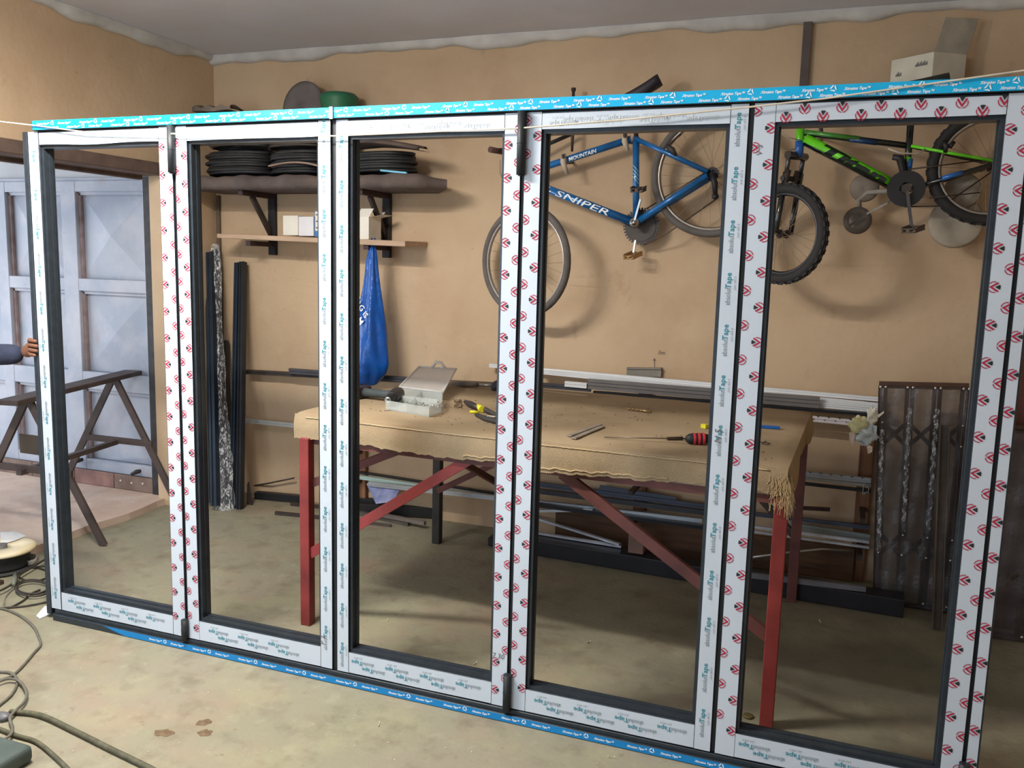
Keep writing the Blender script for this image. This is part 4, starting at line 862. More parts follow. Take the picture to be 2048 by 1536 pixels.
for s_ in (-1, 1): part(lambda q: q.tube([gh1+ga*(.035*s_)+V((-.02, -.03, -.09)), gh1+ga*(.04*s_)+V((-.03, -.04, -.13)), gh1+ga*(.035*s_)+V((-.03, -.04, -.17))], [.012, .016, .01], 8), 'brake_arm', steel_dk, gk)
gst = gh0+V((0, 0, .09)); pipe(gk, gh0, gst, .014, steel_blk, 'stem'); mb = MB(); mb.tube([gst+ga*-.24+V((0, 0, .03)), gst+ga*-.08, gst+ga*.03], .011, 8); mb.build('handlebar', steel_blk, gk)
mb = MB(); mb.tube([G(1548, 258, 1.9), G(1575, 275, 1.93), G(1600, 280, 1.96)], .003, 5); mb.build('brake_cable', M('pale_cable2', (190, 178, 160), .5), gk); mb = MB(); mb.tube([G(1548, 297, 1.9), G(1565, 302, 1.92), G(1590, 298, 1.95)], .003, 5); mb.build('brake_cable', M('pale_cable2', (0, 0, 0)), gk); mb = MB(); mb.tube([G(1776, 297, 1.93), G(1800, 306, 1.92), G(1835, 308, 1.93), G(1850, 298, 1.95)], .0045, 6); mb.build('brake_cable', M('pale_cable2', (190, 178, 160), .5), gk)
ring_gear(gk, gb+V((0, -.045, 0)), AX, (G(1850, 379)-gb).length, M('black_chainring', (40, 40, 44), .5, .3), 'chainring'); part(lambda q: q.lathe(gb+V((0, -.05, 0)), AX, [(.03, 0), (.085, 0), (.085, .004), (.03, .004)], 26, smooth=False), 'chain_guard', M('black_guard', (34, 34, 36), .4), gk)
part(lambda q: q.cyl(gb+V((0, -.07, 0)), gb+V((0, .06, 0)), .022, 14), 'bottom_bracket', steel_dk, gk)
part(lambda q: q.bar(G(1812, 385)+V((0, -.07, 0)), G(1821, 455)+V((0, -.08, 0)), .014, .022, AX), 'crank_arm', M('grey_crank', (92, 90, 92), .4, .5), gk); pedal(gk, G(1822, 461)+V((0, -.13, 0)), V((.6, 1, .25)), M('grey_pedal', (96, 84, 74), .6))
part(lambda q: q.bar(G(1775, 406, 2.03), G(1733, 428, 2.03), .010, .016, AX), 'crank_arm', M('silver_crank', (176, 170, 162), .3, .8), gk)
part(lambda q: q.bar(gb+V((0, .05, 0)), G(1775, 406, 2.03), .010, .016, AX), 'crank_arm', M('silver_crank', (0, 0, 0)), gk)
part(lambda q: (q.lathe(G(1715, 441, 2.03), AX, [(.040, -.008), (.066, -.008), (.068, 0), (.066, .008), (.040, .008), (.040, -.008)], 24), q.bar(G(1697, 452, 2.03), G(1735, 430, 2.03), .012, .018, AX), q.bar(G(1715, 441, 2.03), G(1706, 424, 2.03), .008, .012, AX)), 'pedal', M('dark_round_pedal', (88, 78, 70), .6), gk)
gdisc = M('grey_plastic_disc', (150, 142, 130), .7, var=.1)
def disc(u, v, r_, y, mat, nm): c = G(u, v, y); part(lambda q: q.lathe(c, AX, [(0, -.012), (r_*.3, -.016), (r_*.9, -.010), (r_, 0), (r_*.9, .010), (0, .012)], 26), nm, mat, gk)
disc(1716, 440, .062, 2.10, gdisc, 'training_wheel'); disc(1729, 376, .070, 2.10, M('grey_plastic_disc2', (134, 122, 110), .7), 'training_wheel'); disc(1912, 445, .125, 2.11, M('dusty_pale_disc', (176, 166, 150), .8, var=.12), 'training_wheel'); disc(1925, 382, .085, 2.09, gdisc, 'training_wheel')
part(lambda q: q.tube([G(1720, 428, 2.1), G(1717, 400, 2.1), G(1735, 385, 2.09), G(1775, 382, 2.06), gb+V((0, .06, 0))], .013, 8), 'training_wheel_stay', gdisc, gk)
mb = MB(); mb.tube([gb+V((0, -.045, -.085)), G(1885, 412), gh+V((0, -.04, -.03))], .0035, 5); mb.tube([gb+V((0, -.045, .09)), gh+V((0, -.04, .03))], .0035, 5); mb.tube([G(1858, 396, 1.95), G(1960, 385, 1.95)], .003, 5); mb.build('chain', M('oily_chain2', (70, 58, 50), .5, .5), gk)
mb = MB(); mb.tube([G(1885, 283, 1.95), G(1893, 292, 1.94), G(1890, 305, 1.95)], [.010, .014, .009], 8); mb.tube([G(1908, 284, 1.95), G(1900, 295, 1.94)], .009, 8); mb.build('rear_brake', steel_blk, gk)
mb = MB(); mb.tube([G(1785, 314, 1.96), G(1800, 316, 1.96), G(1806, 340, 1.97), G(1806, 372, 1.98)], [.014, .02, .017, .02], 10); mb.build('bottle_mount', steel_blk, gk)
pipe(gk, gs_+V((0, 0, .03)), G(1826, 172, 1.93), .013, steel_dk, 'seat_post'); saddle(gk, G(1712, 182, 1.86), G(1897, 148, 1.86), .15, .055, M('black_saddle', (36, 42, 40), .45), ggrn)
hook(1640, 272, 1641, 290, 'padded wall hook under the green and black top tube')

# ------------------------------------------------------------------ carton high on the right
sh = aty(1850, 190, 2.0).z-.02
mb = MB(); mb.box((3.30, 1.93, sh-.03), (4.35, D-.002, sh)); lone(mb, 'wall_shelf', M('dark_shelf_board', (70, 62, 56), .8), 'dark wall shelf above the green bicycle carrying an open white carton', 'shelf', bevel=.003)
for x in (3.4, 4.2):
    b_ = thing('shelf_bracket', 'dark angle bracket under the high shelf, %s the carton' % ('below' if x < 4 else 'right of'), 'bracket', (x, D, sh-.08), 'brackets of the high right shelf'); part(lambda q: q.box((x-.015, D-.03, sh-.08), (x+.015, D-.001, sh-.03)), 'upright', steel_blk, b_); part(lambda q: q.box((x-.015, 1.95, sh-.055), (x+.015, D-.03, sh-.031)), 'arm', steel_blk, b_)
zt_ = aty(1866, 104, 1.96).z; f_ = aty(1866, 130, 1.96); lft = aty(1783, 130, 2.10); rgt = aty(1931, 130, 2.06)
f_.z = lft.z = rgt.z = sh+.001; bkc = lft+(rgt-f_); up = V((0, 0, zt_-sh)); cb = thing('carton', 'open white carton with a tall raised flap on the high shelf at the right', 'box', f_)
cm = M('aged_white_card', (214, 208, 190), .8, var=.06)
for a, b_ in ((lft, f_), (f_, rgt), (rgt, bkc), (bkc, lft)): part(lambda q: q.add([a, b_, b_+up, a+up]+[x+(bkc+f_-2*x)*.006 for x in (a, b_, b_+up, a+up)], [(0, 1, 2, 3), (7, 6, 5, 4), (0, 4, 5, 1), (3, 2, 6, 7), (1, 5, 6, 2), (0, 3, 7, 4)]), 'carton_side', cm, cb)
fl = V((.04, .02, .17)); part(lambda q: q.add([f_+up, rgt+up, rgt+up+fl, f_+up+fl*.95]+[x+V((.002, .003, 0)) for x in (f_+up, rgt+up, rgt+up+fl, f_+up+fl*.95)], [(0, 1, 2, 3), (7, 6, 5, 4), (0, 4, 5, 1), (1, 5, 6, 2), (2, 6, 7, 3), (3, 7, 4, 0)]), 'flap', M('translucent_card', (188, 184, 170), .6), cb)
ex = (f_-lft).normalized(); nn_ = V((ex.y, -ex.x, 0)); mb = MB()

for t0_, t1_, h_ in ((.14, .28, .60), (.60, .88, .74)):
    n_ = int((t1_-t0_)*40)
    for k in range(n_): p_ = lft.lerp(f_, t0_+(t1_-t0_)*k/n_)+up*h_+nn_*.002; mb.bar(p_, p_+V((0, 0, .010+.006*(k*7 % 3))), .0055, .0006, nn_)
mb.build('printed_lettering', M('faded_ink', (120, 118, 112), .7), cb)
# ------------------------------------------------------------------ profile rack along the back wall
rk = thing('profile_rack', 'low wall rack of brown timber posts with steel arms holding the aluminium profiles', 'rack', (1.8, D, 0))
def rack_post(x, wd=.07): part(lambda q: q.box((x-wd/2, D-.045, 0), (x+wd/2, D-.001, 1.0)), 'timber_post', wood_m, rk, bevel=.003)
xs_ = [aty(722, 910, D-.04).x, aty(1280, 975, D-.04).x, aty(1727, 980, D-.04).x]
for x in xs_:
    rack_post(x)
    for z in (.22, .42, .845): part(lambda q: q.box((x-.013, 1.86, z-.024), (x+.013, D-.045, z)), 'rack_arm', steel_dk, rk)
PG = 'aluminium profiles stored along the back wall'
def profile(u0, v0, u1, v1, y, h, dp, mat, label, name='aluminium_profile', cat='profile', grp=PG, y1=None, ribs=1, zmin=None):
    p, q_ = aty(u0, v0, y), aty(u1, v1, y if y1 is None else y1); d = (q_-p); L_ = d.length; d.normalize()
    if zmin is not None: p.z = max(p.z, zmin); q_.z = max(q_.z, zmin)
    ey = V((0, 0, 1)); ex = V((-d.y, d.x, 0)).normalized(); a = h/2; g = min(.006, h*.18); poly = [(0, -a), (dp, -a), (dp, a), (0, a)]
    for i in range(ribs):                     # grooves in the face towards the room
        z = a-(i+1)*h/(ribs+1); poly += [(0, z+g/2), (g, z+g/2), (g, z-g/2), (0, z-g/2)]
    mb = MB(); mb.prism(poly, p, ex, ey, q_-p); return lone(mb, name, mat, label, cat, grp)
profile(978, 731, 1757, 799, 2.07, .022, .03, white_m, 'white profile lying topmost at the wall above the bench, its left end free')
profile(1076, 744, 1757, 811, 2.045, .022, .03, white_m, 'second white profile from the top behind the bench', ribs=2)
profile(1300, 781, 1757, 820, 2.02, .030, .02, white_m, 'wide white profile showing right of the dark grey one near the security grille', ribs=2)
profile(1175, 768, 1639, 806, 1.985, .058, .03, greyp_m, 'broad grey profile lying along the back edge of the bench', ribs=2)
profile(1129, 768, 1173, 772, 1.975, .030, .03, white_m, 'short white offcut at the left end of the broad grey profile', 'profile_offcut', 'offcut', None)
profile(1070, 770, 1180, 779, 1.99, .03, .03, darkp_m, 'dark profile end just left of the short white offcut behind the bench')
profile(1186, 785, 1740, 830, 1.965, .016, .03, blackp_m, 'thin black profile lowest of the pile behind the right half of the bench')
profile(488, 744, 1000, 771, 2.06, .030, .03, steel_dk, 'long dark brown profile running behind the blue bag, the upper one', ribs=1)
profile(577, 742, 1060, 779, 2.01, .034, .03, darkp_m, 'long dark profile running behind the cordless drill, the lower one', ribs=1)
profile(1200, 797, 1712, 846, 1.99, .030, .012, M('white_printed_film', (228, 224, 230), .5, var=.02), 'white profile with black arrow marks at the right end of the bench')
def marks(u0, v0, u1, v1, y, n, big):
    mb = MB()
    for i in range(n):
        t = (i+.5)/n; p = aty(u0+(u1-u0)*t, v0+(v1-v0)*t, y)
        mb.add([p+V((-.006, 0, .003)), p+V((.006, 0, .003)), p+V((0, 0, -.005))], [(0, 2, 1)]); mb.bar(p+V((-.010, 0, .005)), p+V((-.005, 0, .003)), .002, .001, (0, 1, 0)); mb.bar(p+V((.010, 0, .005)), p+V((.005, 0, .003)), .002, .001, (0, 1, 0))
        if big: p2 = p+V((-.02, 0, -.016)); mb.bar(p2+V((-.004, 0, 0)), p2+V((.004, 0, 0)), .002, .001, (0, 1, 0)); mb.bar(p2+V((0, 0, -.004)), p2+V((0, 0, .004)), .002, .001, (0, 1, 0))
    return mb
o_ = [o for o in bpy.data.objects if o.get('label', '').startswith('white profile with black arrow')][0]
marks(1625, 832, 1712, 840, 1.986, 4, True).build('printed_marks', ink_black, o_, kind='stuff')
profile(486, 841, 1010, 893, 2.06, .028, .03, M('pale_profile', (206, 208, 204), .4, .3, var=.05), 'single pale profile at mid height behind the left end of the bench')
profile(717, 945, 1010, 991, 2.05, .012, .03, blackp_m, 'thin black profile on the low rack arms below the left half of the bench')
profile(717, 955, 1010, 999, 2.02, .022, .03, greenw_m, 'pale green film covered profile under the left half of the bench')
profile(736, 968, 1404, 1043, 1.97, .028, .03, alu_m, 'long bare aluminium profile passing under the whole bench', ribs=2)
profile(1020, 962, 1412, 1014, 2.06, .026, .03, bluegrey_m, 'dark blue grey profile under the right half of the bench, highest of three')
profile(1020, 976, 1412, 1027, 2.02, .028, .03, darkp_m, 'dark grey profile under the right half of the bench, middle of three', ribs=2)
profile(1010, 1023, 1185, 1021, 1.93, .016, .02, alu_m, 'short bare strip sloping the other way under the middle of the bench')
mb = MB(); q4 = [aty(1196, 985, 2.075), aty(1350, 1006, 2.075), aty(1352, 994, 2.075), aty(1200, 970, 2.075)]; mb.add(q4+[p+V((0, .006, 0)) for p in q4], [(0, 1, 2, 3), (7, 6, 5, 4)]+[(i, (i+1) % 4, 4+(i+1) % 4, 4+i) for i in range(4)])
lone(mb, 'sheet_strip', bluegrey_m, 'slate blue sheet strip lying behind the bench legs near the middle timber post', 'sheet')
profile(1500, 1053, 1738, 1085, 1.95, .014, .02, M('bright_edge', (216, 218, 226), .3, .4), 'bright silver edged profile beside the rear right bench leg, upper of two')
profile(1500, 1063, 1738, 1096, 1.93, .010, .02, M('bright_edge', (0, 0, 0)), 'bright silver edged profile beside the rear right bench leg, lower of two')
profile(1580, 1051, 1740, 1076, 2.0, .034, .02, M('greenish_grey', (132, 138, 134), .5), 'greenish grey profile behind the bright silver edged pair')
profile(1580, 945, 1742, 962, 2.0, .026, .02, M('grey_printed_film', (172, 176, 180), .5), 'grey profile with small dark marks leading to the security grille')
o_ = [o for o in bpy.data.objects if o.get('label', '').startswith('grey profile with small dark')][0]; marks(1610, 944, 1735, 957, 1.996, 6, False).build('printed_marks', ink_black, o_, kind='stuff')
profile(1578, 954, 1742, 972, 1.975, .014, .02, chrome_m, 'polished profile just below the marked grey one')
profile(1575, 964, 1742, 983, 1.96, .016, .02, blackp_m, 'black profile lowest of three leading to the security grille at mid height')
mb = MB(); a_ = aty(1727, 968, 1.955); hs = [(0, 0), (.008, 0), (.008, -.012), (.026, -.012), (.026, -.04), (.008, -.04), (.008, -.05), (0, -.05)]
for i in range(8): p_, q_ = hs[i], hs[(i+1) % 8]; mb.bar(a_+V((p_[0], 0, p_[1])), a_+V((q_[0], 0, q_[1])), .0025, .03, (0, 1, 0))
lone(mb, 'profile_offcut', M('raw_cut_metal', (210, 214, 216), .3, .6), 'cut end of a hollow profile showing its bright outline by the grille', 'offcut')
profile(1590, 1016, 1660, 1020, 1.97, .018, .02, M('maroon_bar', (62, 36, 34), .6), 'short maroon bar between the rear bench leg and the right timber post', 'steel_bar', 'bar', None)
mb = MB(); mb.tube([aty(1503, 1115, 1.85), aty(1570, 1106, 1.87), aty(1645, 1098, 1.92), aty(1705, 1102, 1.98)], .007, 6); lone(mb, 'bent_rod', M('silver_rod', (176, 172, 164), .35, .6), 'thin bent silver rod low behind the front right bench leg', 'rod')
profile(1015, 1003, 1408, 1056, 1.92, .022, .03, blackp_m, 'black profile below the bare aluminium one under the right half of the bench')
profile(1480, 1026, 1738, 1056, 2.03, .020, .03, bluegrey_m, 'slate profile above the bright silver edged pair beside the rear right leg')
# floor level pile
zb0 = .002
pa, pb = atz(1050, 1108, 0), atz(1806, 1237, 0)
dd = (pb-pa).normalized(); nrm = V((-dd.y, dd.x, 0))
mb = MB(); mb.obox((pa+pb)/2+nrm*.06+V((0, 0, .0465)), (pb-pa)/2, nrm*.06, (0, 0, .045)); lone(mb, 'box_beam', M('black_box_beam', (40, 40, 46), .4, .2, var=.12), 'long black box beam lying on the floor behind the bench', 'beam', bevel=.004, seg=2)
def onbeam(u0, v0, u1, v1, off, z, h, mat, label, name='aluminium_profile', cat='profile', grp=PG):
    p, q_ = atz(u0, v0, z), atz(u1, v1, z); mb = MB(); mb.bar(p+V((0, 0, h/2)), q_+V((0, 0, h/2)), .022, h); return lone(mb, name, mat, label, cat, grp)
onbeam(1040, 1028, 1240, 1091, 0, .112, .012, M('silver_flat', (196, 200, 210), .35, .4), 'thin silver strip on the black beam under the bench, steeper of two crossing', 'metal_strip', 'strip', 'crossing strips on the beam')
onbeam(1040, 1062, 1243, 1095, 0, .096, .012, M('silver_flat', (0, 0, 0)), 'thin silver strip on the black beam under the bench, flatter of two crossing', 'metal_strip', 'strip', 'crossing strips on the beam')
onbeam(1500, 1155, 1731, 1183, 0, .094, .026, M('dull_silver', (128, 130, 140), .45, .4), 'dull silver profile lying on the right end of the black beam')
mb = MB(); p = atz(1270, 1110, .095); mb.prism([(0, 0), (.085, 0), (.085, .075), (.035, .09), (0, .11)], p+V((-.045, .02, 0)), (1, 0, 0), (0, 0, 1), (0, .07, 0)); lone(mb, 'wood_block', M('pinkish_block', (134, 106, 96), .8), 'pinkish wood block standing on the black beam under the bench', 'block', bevel=.003)
mb = MB(); mb.box((1.75, D-.075, .002), (3.45, D-.047, .19)); lone(mb, 'plank', M('wall_foot_shade', (96, 68, 48), .8, var=.2, stretch=(.8, 6, 6), scale=5), 'long brown plank added for the shade along the foot of the back wall', 'plank', bevel=.003)  # brown strip added where the wall foot is only in shade
bz = [(700, 1015, 984, 1036, 1.98, .085), (700, 1006, 984, 1016, 2.06, .16)]
pa, pb = atz(690, 1028, 0), atz(984, 1046, 0)
mb = MB(); mb.bar(pa+V((0, .03, .036)), pb+V((0, .03, .036)), .05, .07); lone(mb, 'steel_tube', M('black_sooty_steel', (34, 33, 34), .6, .2, var=.2), 'square black steel tube on the floor behind the rear left bench leg, front one', 'tube', 'black square tubes', bevel=.003)
mb = MB(); mb.bar(pa+V((-.1, .078, .046)), pb+V((.02, .072, .046)), .03, .09); lone(mb, 'steel_tube', M('black_sooty_steel', (0, 0, 0)), 'square black steel tube on the floor against the wall, taller rear one', 'tube', 'black square tubes', bevel=.003)
mb = MB(); mb.box((1.42, 1.80, .001), (2.05, 1.98, .05)); lone(mb, 'steel_sheet', M('dark_blue_sheet', (46, 48, 58), .5, .2), 'dark blue sheet pack flat on the floor under the middle of the bench', 'sheet', bevel=.004)
q4 = [aty(733, 968, 1.99), aty(802, 975, 1.99), aty(785, 1003, 1.93), aty(752, 1008, 1.93)]; mb = MB(); mb.add(q4+[p+V((0, .008, .004)) for p in q4], [(0, 1, 2, 3), (7, 6, 5, 4)]+[(i, (i+1) % 4, 4+(i+1) % 4, 4+i) for i in range(4)])
lone(mb, 'glass_offcut', M('frosty_blue_sheet', (150, 156, 190), .35, var=.35, scale=14, col2=(86, 92, 140)), 'frosty blue sheet offcut leaning under the left half of the bench', 'offcut')
def stick(u0, v0, u1, v1, r, mat, label, z=.0, name='steel_rod'):
    p, q_ = atz(u0, v0, z), atz(u1, v1, z); mb = MB(); mb.bar(p+V((0, 0, r)), q_+V((0, 0, r)), r*2, r*1.9); return lone(mb, name, mat, label, 'bar', 'loose bars on the floor under the bench')
sm = M('dusty_dark_bar', (84, 76, 70), .7, var=.2)
stick(551, 1029, 660, 1040, .011, steel_dk, 'dark bar end poking out left of the bench leg, nearest the camera')
stick(582, 1011, 700, 1022, .011, steel_dk, 'dark bar behind the front left bench leg, second from the camera')
stick(700, 1026, 818, 1052, .014, sm, 'dusty bar end on the floor under the left of the bench, longest of the three')
stick(712, 1046, 782, 1054, .008, sm, 'thin dark bar on the floor under the left of the bench, nearest of the three')
stick(745, 1030, 850, 1050, .012, M('grey_bar', (110, 100, 94), .7), 'greyish bar on the floor under the left of the bench, rearmost of the three', z=.03)
def low(u0, v0, u1, v1, wd, h, mat, label, name='profile_offcut', cat='offcut'):
    p, q_ = atz(u0, v0, 0), atz(u1, v1, 0); mb = MB(); mb.bar(p+V((0, 0, h/2+.001)), q_+V((0, 0, h/2+.001)), wd, h); return lone(mb, name, mat, label, cat, bevel=.002)
low(512, 997, 622, 1007, .05, .05, blackp_m, 'black profile offcut on the floor by the leaning black profiles')
low(560, 990, 645, 1004, .03, .035, M('white_black_end', (206, 206, 210), .5, var=.05), 'white ended profile offcut on the floor behind the front left bench leg')
low(506, 984, 545, 988, .03, .06, M('pale_scrap', (176, 170, 164), .6), 'pale scrap of film on the floor by the leaning black profiles')
mb = MB(); mb.tube([atz(486, 975, .02), aty(540, 966, 2.11), aty(588, 956, 2.1)], .006, 6); lone(mb, 'bent_rod', steel_dk, 'thin dark rod resting on the floor at the foot of the back wall', 'rod')
# grey offcut under the pencil note
p0, p1 = aty(1253, 744, D-.03), aty(1322, 745, D-.03); h = aty(1253, 735, D-.03).z-aty(1253, 753, D-.03).z
mb = MB(); mb.prism([(0, -h/2), (.028, -h/2), (.028, h/2), (-.006, h/2), (-.006, h/2-.008), (.004, h/2-.008), (.004, -h/2)], p0, (0, 1, 0), (0, 0, 1), p1-p0); lone(mb, 'profile_offcut', M('taupe_profile', (132, 126, 116), .5), 'short taupe profile on the wall right under the pencilled note', 'offcut')

# ------------------------------------------------------------------ profiles leaning by the corner
wrapm = bpy.data.materials.new('cling_film'); wrapm.use_nodes = True; nt = wrapm.node_tree; b = nt.nodes['Principled BSDF']; b.inputs['Base Color'].default_value = (.88, .89, .92, 1); b.inputs['Roughness'].default_value = .18
tc = nt.nodes.new('ShaderNodeTexCoord'); mp = nt.nodes.new('ShaderNodeMapping'); mp.inputs['Scale'].default_value = (1, 1, .5); nt.links.new(tc.outputs['Object'], mp.inputs[0])
n1 = nt.nodes.new('ShaderNodeTexNoise'); n1.inputs['Scale'].default_value = 45; n1.inputs['Detail'].default_value = 5; n1.inputs['Distortion'].default_value = 1.5; nt.links.new(mp.outputs[0], n1.inputs['Vector'])
mr = nt.nodes.new('ShaderNodeMapRange'); mr.inputs[1].default_value = .47; mr.inputs[2].default_value = .66; mr.inputs[3].default_value = .08; mr.inputs[4].default_value = .8; nt.links.new(n1.outputs['Fac'], mr.inputs[0]); nt.links.new(mr.outputs[0], b.inputs['Alpha'])
bp = nt.nodes.new('ShaderNodeBump'); bp.inputs['Strength'].default_value = .9; bp.inputs['Distance'].default_value = .01; nt.links.new(n1.outputs['Fac'], bp.inputs['Height']); nt.links.new(bp.outputs[0], b.inputs['Normal'])
def leanprof(u0, v0, u1, v1, ybot, ytop, wd, dp, mat, name, parent):
    p = atz(u1, v1, .003); p = aty(u1, v1, ybot) if ybot else p; q_ = aty(u0, v0, ytop); d = (q_-p).normalized(); a = V((1, 0, 0)); a = (a-d*a.dot(d)).normalized(); bb_ = d.cross(a)
    g = .006; w2 = wd/2; poly = [(-w2, -dp/2), (-w2*.35, -dp/2), (-w2*.35, -dp/2+g), (w2*.2, -dp/2+g), (w2*.2, -dp/2), (w2, -dp/2), (w2, dp/2), (-w2, dp/2)]
    mb = MB(); mb.prism(poly, p, a, -bb_ if bb_.y < 0 else bb_, q_-p, 0); return mb.build(name, mat, parent)
def footz(u, v): return atz(u, v, .003).y
y0_ = footz(440, 1016)
wb = thing('wrapped_profiles', 'bundle of dark profiles wrapped in crinkled clear film leaning in the room corner', 'profiles', atz(440, 1018, 0))
navy = M('navy_profile', (40, 52, 66), .35, .3, var=.1)
leanprof(421, 505, 431, 1012, y0_-.06, 2.02, .048, .04, navy, 'profile', wb); leanprof(432, 500, 452, 1008, y0_+.03, 2.09, .04, .04, blackp_m, 'profile', wb); leanprof(416, 515, 424, 1006, y0_+.03, 2.10, .03, .04, darkp_m, 'profile', wb)
def film(u, v):
    t = u*2*math.pi; vv = v; uc = 424*(1-vv)+441*vv; wid = (12+12*vv**3+3*math.sin(vv*17)+(6 if vv > .66 else 0)-(4 if .2 < vv < .6 else 0))*(1-.5*max(0, .03-vv)/.03); vy = 488+(1020-488)*vv
    c = aty(uc+6+4*vv, vy, 2.06*(1-vv)+(y0_+.01)*vv); k = 1+.10*math.sin(t*7+vv*31)+.07*math.sin(t*13-vv*57); sc = .00225
    return c+V((wid*sc*k*math.cos(t), (.03+.02*vv)*k*math.sin(t), 0))
mb = MB(); mb.grid(film, 48, 70); mb.build('film_wrap', wrapm, wb)
y1_ = footz(472, 1016)
for (a_, b_, c_, d_, w_, m_, l_) in ((476, 526, 466, 1016, .032, navy, 'slim navy profile leaning on the back wall, left one of two bare profiles'), (486, 524, 480, 1018, .036, M('black_profile2', (38, 40, 46), .4, .2), 'black profile leaning on the back wall, right one of two bare profiles')):
    o_ = leanprof(a_, b_, c_, d_, y1_, 2.09, w_, .042, m_, 'leaning_profile', None); origin_to(o_, aty(c_, d_, y1_)); tag(o_, l_, 'profile', 'bare profiles leaning by the corner')
mb = MB(); p, q_ = aty(460, 1012, y1_+.06), aty(449, 682, 2.1); mb.bar(p, q_, .05, .035, (0, 1, 0)); lone(mb, 'steel_channel', M('greenish_black_bar', (50, 52, 48), .6, var=.2), 'shorter greenish black bar standing between the wrapped and the bare profiles', 'bar')
mb = MB(); mb.prism([(0, 0), (.045, -.004), (.018, .16), (.006, .14)], atz(484, 1012, .002)+V((.0, .05, 0)), (1, 0, 0), (0, 0, 1), (0, .008, 0)); lone(mb, 'scrap_wedge', steel_dk, 'pointed dark scrap beside the foot of the bare black profiles', 'scrap')

# ------------------------------------------------------------------ expanding security grilles at the right
grm = M('brown_black_channel', (72, 60, 56), .4, .4, var=.2, scale=14); rivm = M('bright_rivet', (226, 222, 216), .25, .7)
smoke = bpy.data.materials.new('smoky_film'); smoke.use_nodes = True; nt = smoke.node_tree; b = nt.nodes['Principled BSDF']; b.inputs['Base Color'].default_value = rgb((98, 94, 96)); b.inputs['Roughness'].default_value = .3
n1 = nt.nodes.new('ShaderNodeTexNoise'); n1.inputs['Scale'].default_value = 7; n1.inputs['Detail'].default_value = 6; tc = nt.nodes.new('ShaderNodeTexCoord'); nt.links.new(tc.outputs['Object'], n1.inputs['Vector'])
mr = nt.nodes.new('ShaderNodeMapRange'); mr.inputs[1].default_value = .35; mr.inputs[2].default_value = .7; mr.inputs[3].default_value = .34; mr.inputs[4].default_value = .62; nt.links.new(n1.outputs['Fac'], mr.inputs[0]); nt.links.new(mr.outputs[0], b.inputs['Alpha'])
n2 = nt.nodes.new('ShaderNodeTexNoise'); n2.inputs['Scale'].default_value = 60; nt.links.new(tc.outputs['Object'], n2.inputs['Vector']); bp = nt.nodes.new('ShaderNodeBump'); bp.inputs['Strength'].default_value = .5; bp.inputs['Distance'].default_value = .01; nt.links.new(n2.outputs['Fac'], bp.inputs['Height']); nt.links.new(bp.outputs[0], b.inputs['Normal'])
def grille(TL, TR, BL_, BR_, npair, label, rows, seed):
    g_ = thing('security_grille', label, 'security gate', (BL_+BR_)/2); random.seed(seed)
    W_ = lambda u, v: (TL*(1-u)+TR*u)*(1-v)+(BL_*(1-u)+BR_*u)*v
    nr = (TR-TL).cross(BL_-TL).normalized(); nr = nr if nr.y < 0 else -nr
    part(lambda q: q.bar(W_(-.01, .0), W_(1.01, .0), .022, .022, nr), 'top_channel', M('rusty_channel', (86, 62, 48), .5, .3), g_); part(lambda q: q.bar(W_(-.01, .012)+nr*.03, W_(1.01, .012)+nr*.03, .010, .018, nr), 'top_channel', grm, g_)
    part(lambda q: q.bar(W_(-.01, .995), W_(1.01, .995), .03, .03, nr), 'bottom_channel', grm, g_)
    riv = MB()
    for i in range(npair):
        u = .03+.94*i/(npair-1)
        for s_, du in ((0, -.025), (1, .035)):
            part(lambda q: q.bar(W_(u+du, .01)+nr*(.004+.014*s_), W_(u+du, .99)+nr*(.004+.014*s_), .018, .014, nr), 'upright', grm, g_)
            riv.ball(W_(u+du, .012)+nr*.036, .007, 8)
        for r_ in rows: riv.ball(W_(u+.005, r_+.04)+nr*.036, .007, 8); riv.ball(W_(u+.005, r_-.05)+nr*.036, .006, 8)
        riv.ball(W_(u+.01, .97)+nr*.03, .007, 8)
    for r_ in rows:
        for i in range(npair-1):
            u0_, u1_ = .03+.94*i/(npair-1), .03+.94*(i+1)/(npair-1)
            for a_, b_ in (((u0_, r_-.055), (u1_, r_+.055)), ((u0_, r_+.055), (u1_, r_-.055))):
                o_ = .020 if a_[1] < b_[1] else .026; part(lambda q: q.bar(W_(*a_)+nr*o_, W_(*b_)+nr*o_, .020, .005, nr), 'lattice_strap', grm, g_)
    riv.build('rivets', rivm, g_, kind='stuff')
    mb = MB(); mb.grid(lambda u, v: W_(u, .01+.98*v)+nr*(.034+.004*math.sin(u*31+v*9)+.004*math.sin(v*43)), 40, 60); mb.build('film_wrap', smoke, g_)
    mb = MB(); mb.grid(lambda u, v: W_(u, .01+.98*v)-nr*.012, 8, 8); mb.build('film_wrap', smoke, g_)
    for k in range(3):
        u = .03+.94*k/(npair-1); mb = MB(); v0_ = .10 if k else .2; mb.grid(lambda a_, v: W_(u-.02+.05*a_+.008*math.sin(v*60), v0_+.55*v)+nr*(.042+.006*math.sin(v*90+a_*5)), 3, 50); mb.build('crinkled_film', wrapm, g_)
    return g_
grille(aty(1760, 767, 1.86), aty(1936, 771, 1.86), atz(1748, 1203, .002), atz(1893, 1224, .002), 4, 'film wrapped expanding steel security grille leaning behind the right end of the frame', (.22, .72), 3)
grille(aty(1932, 848, 1.52), aty(2150, 862, 1.52), atz(1905, 1262, .002), atz(2110, 1290, .002), 4, 'second dark wrapped security grille standing at the right edge of the picture', (.3, .7), 4)
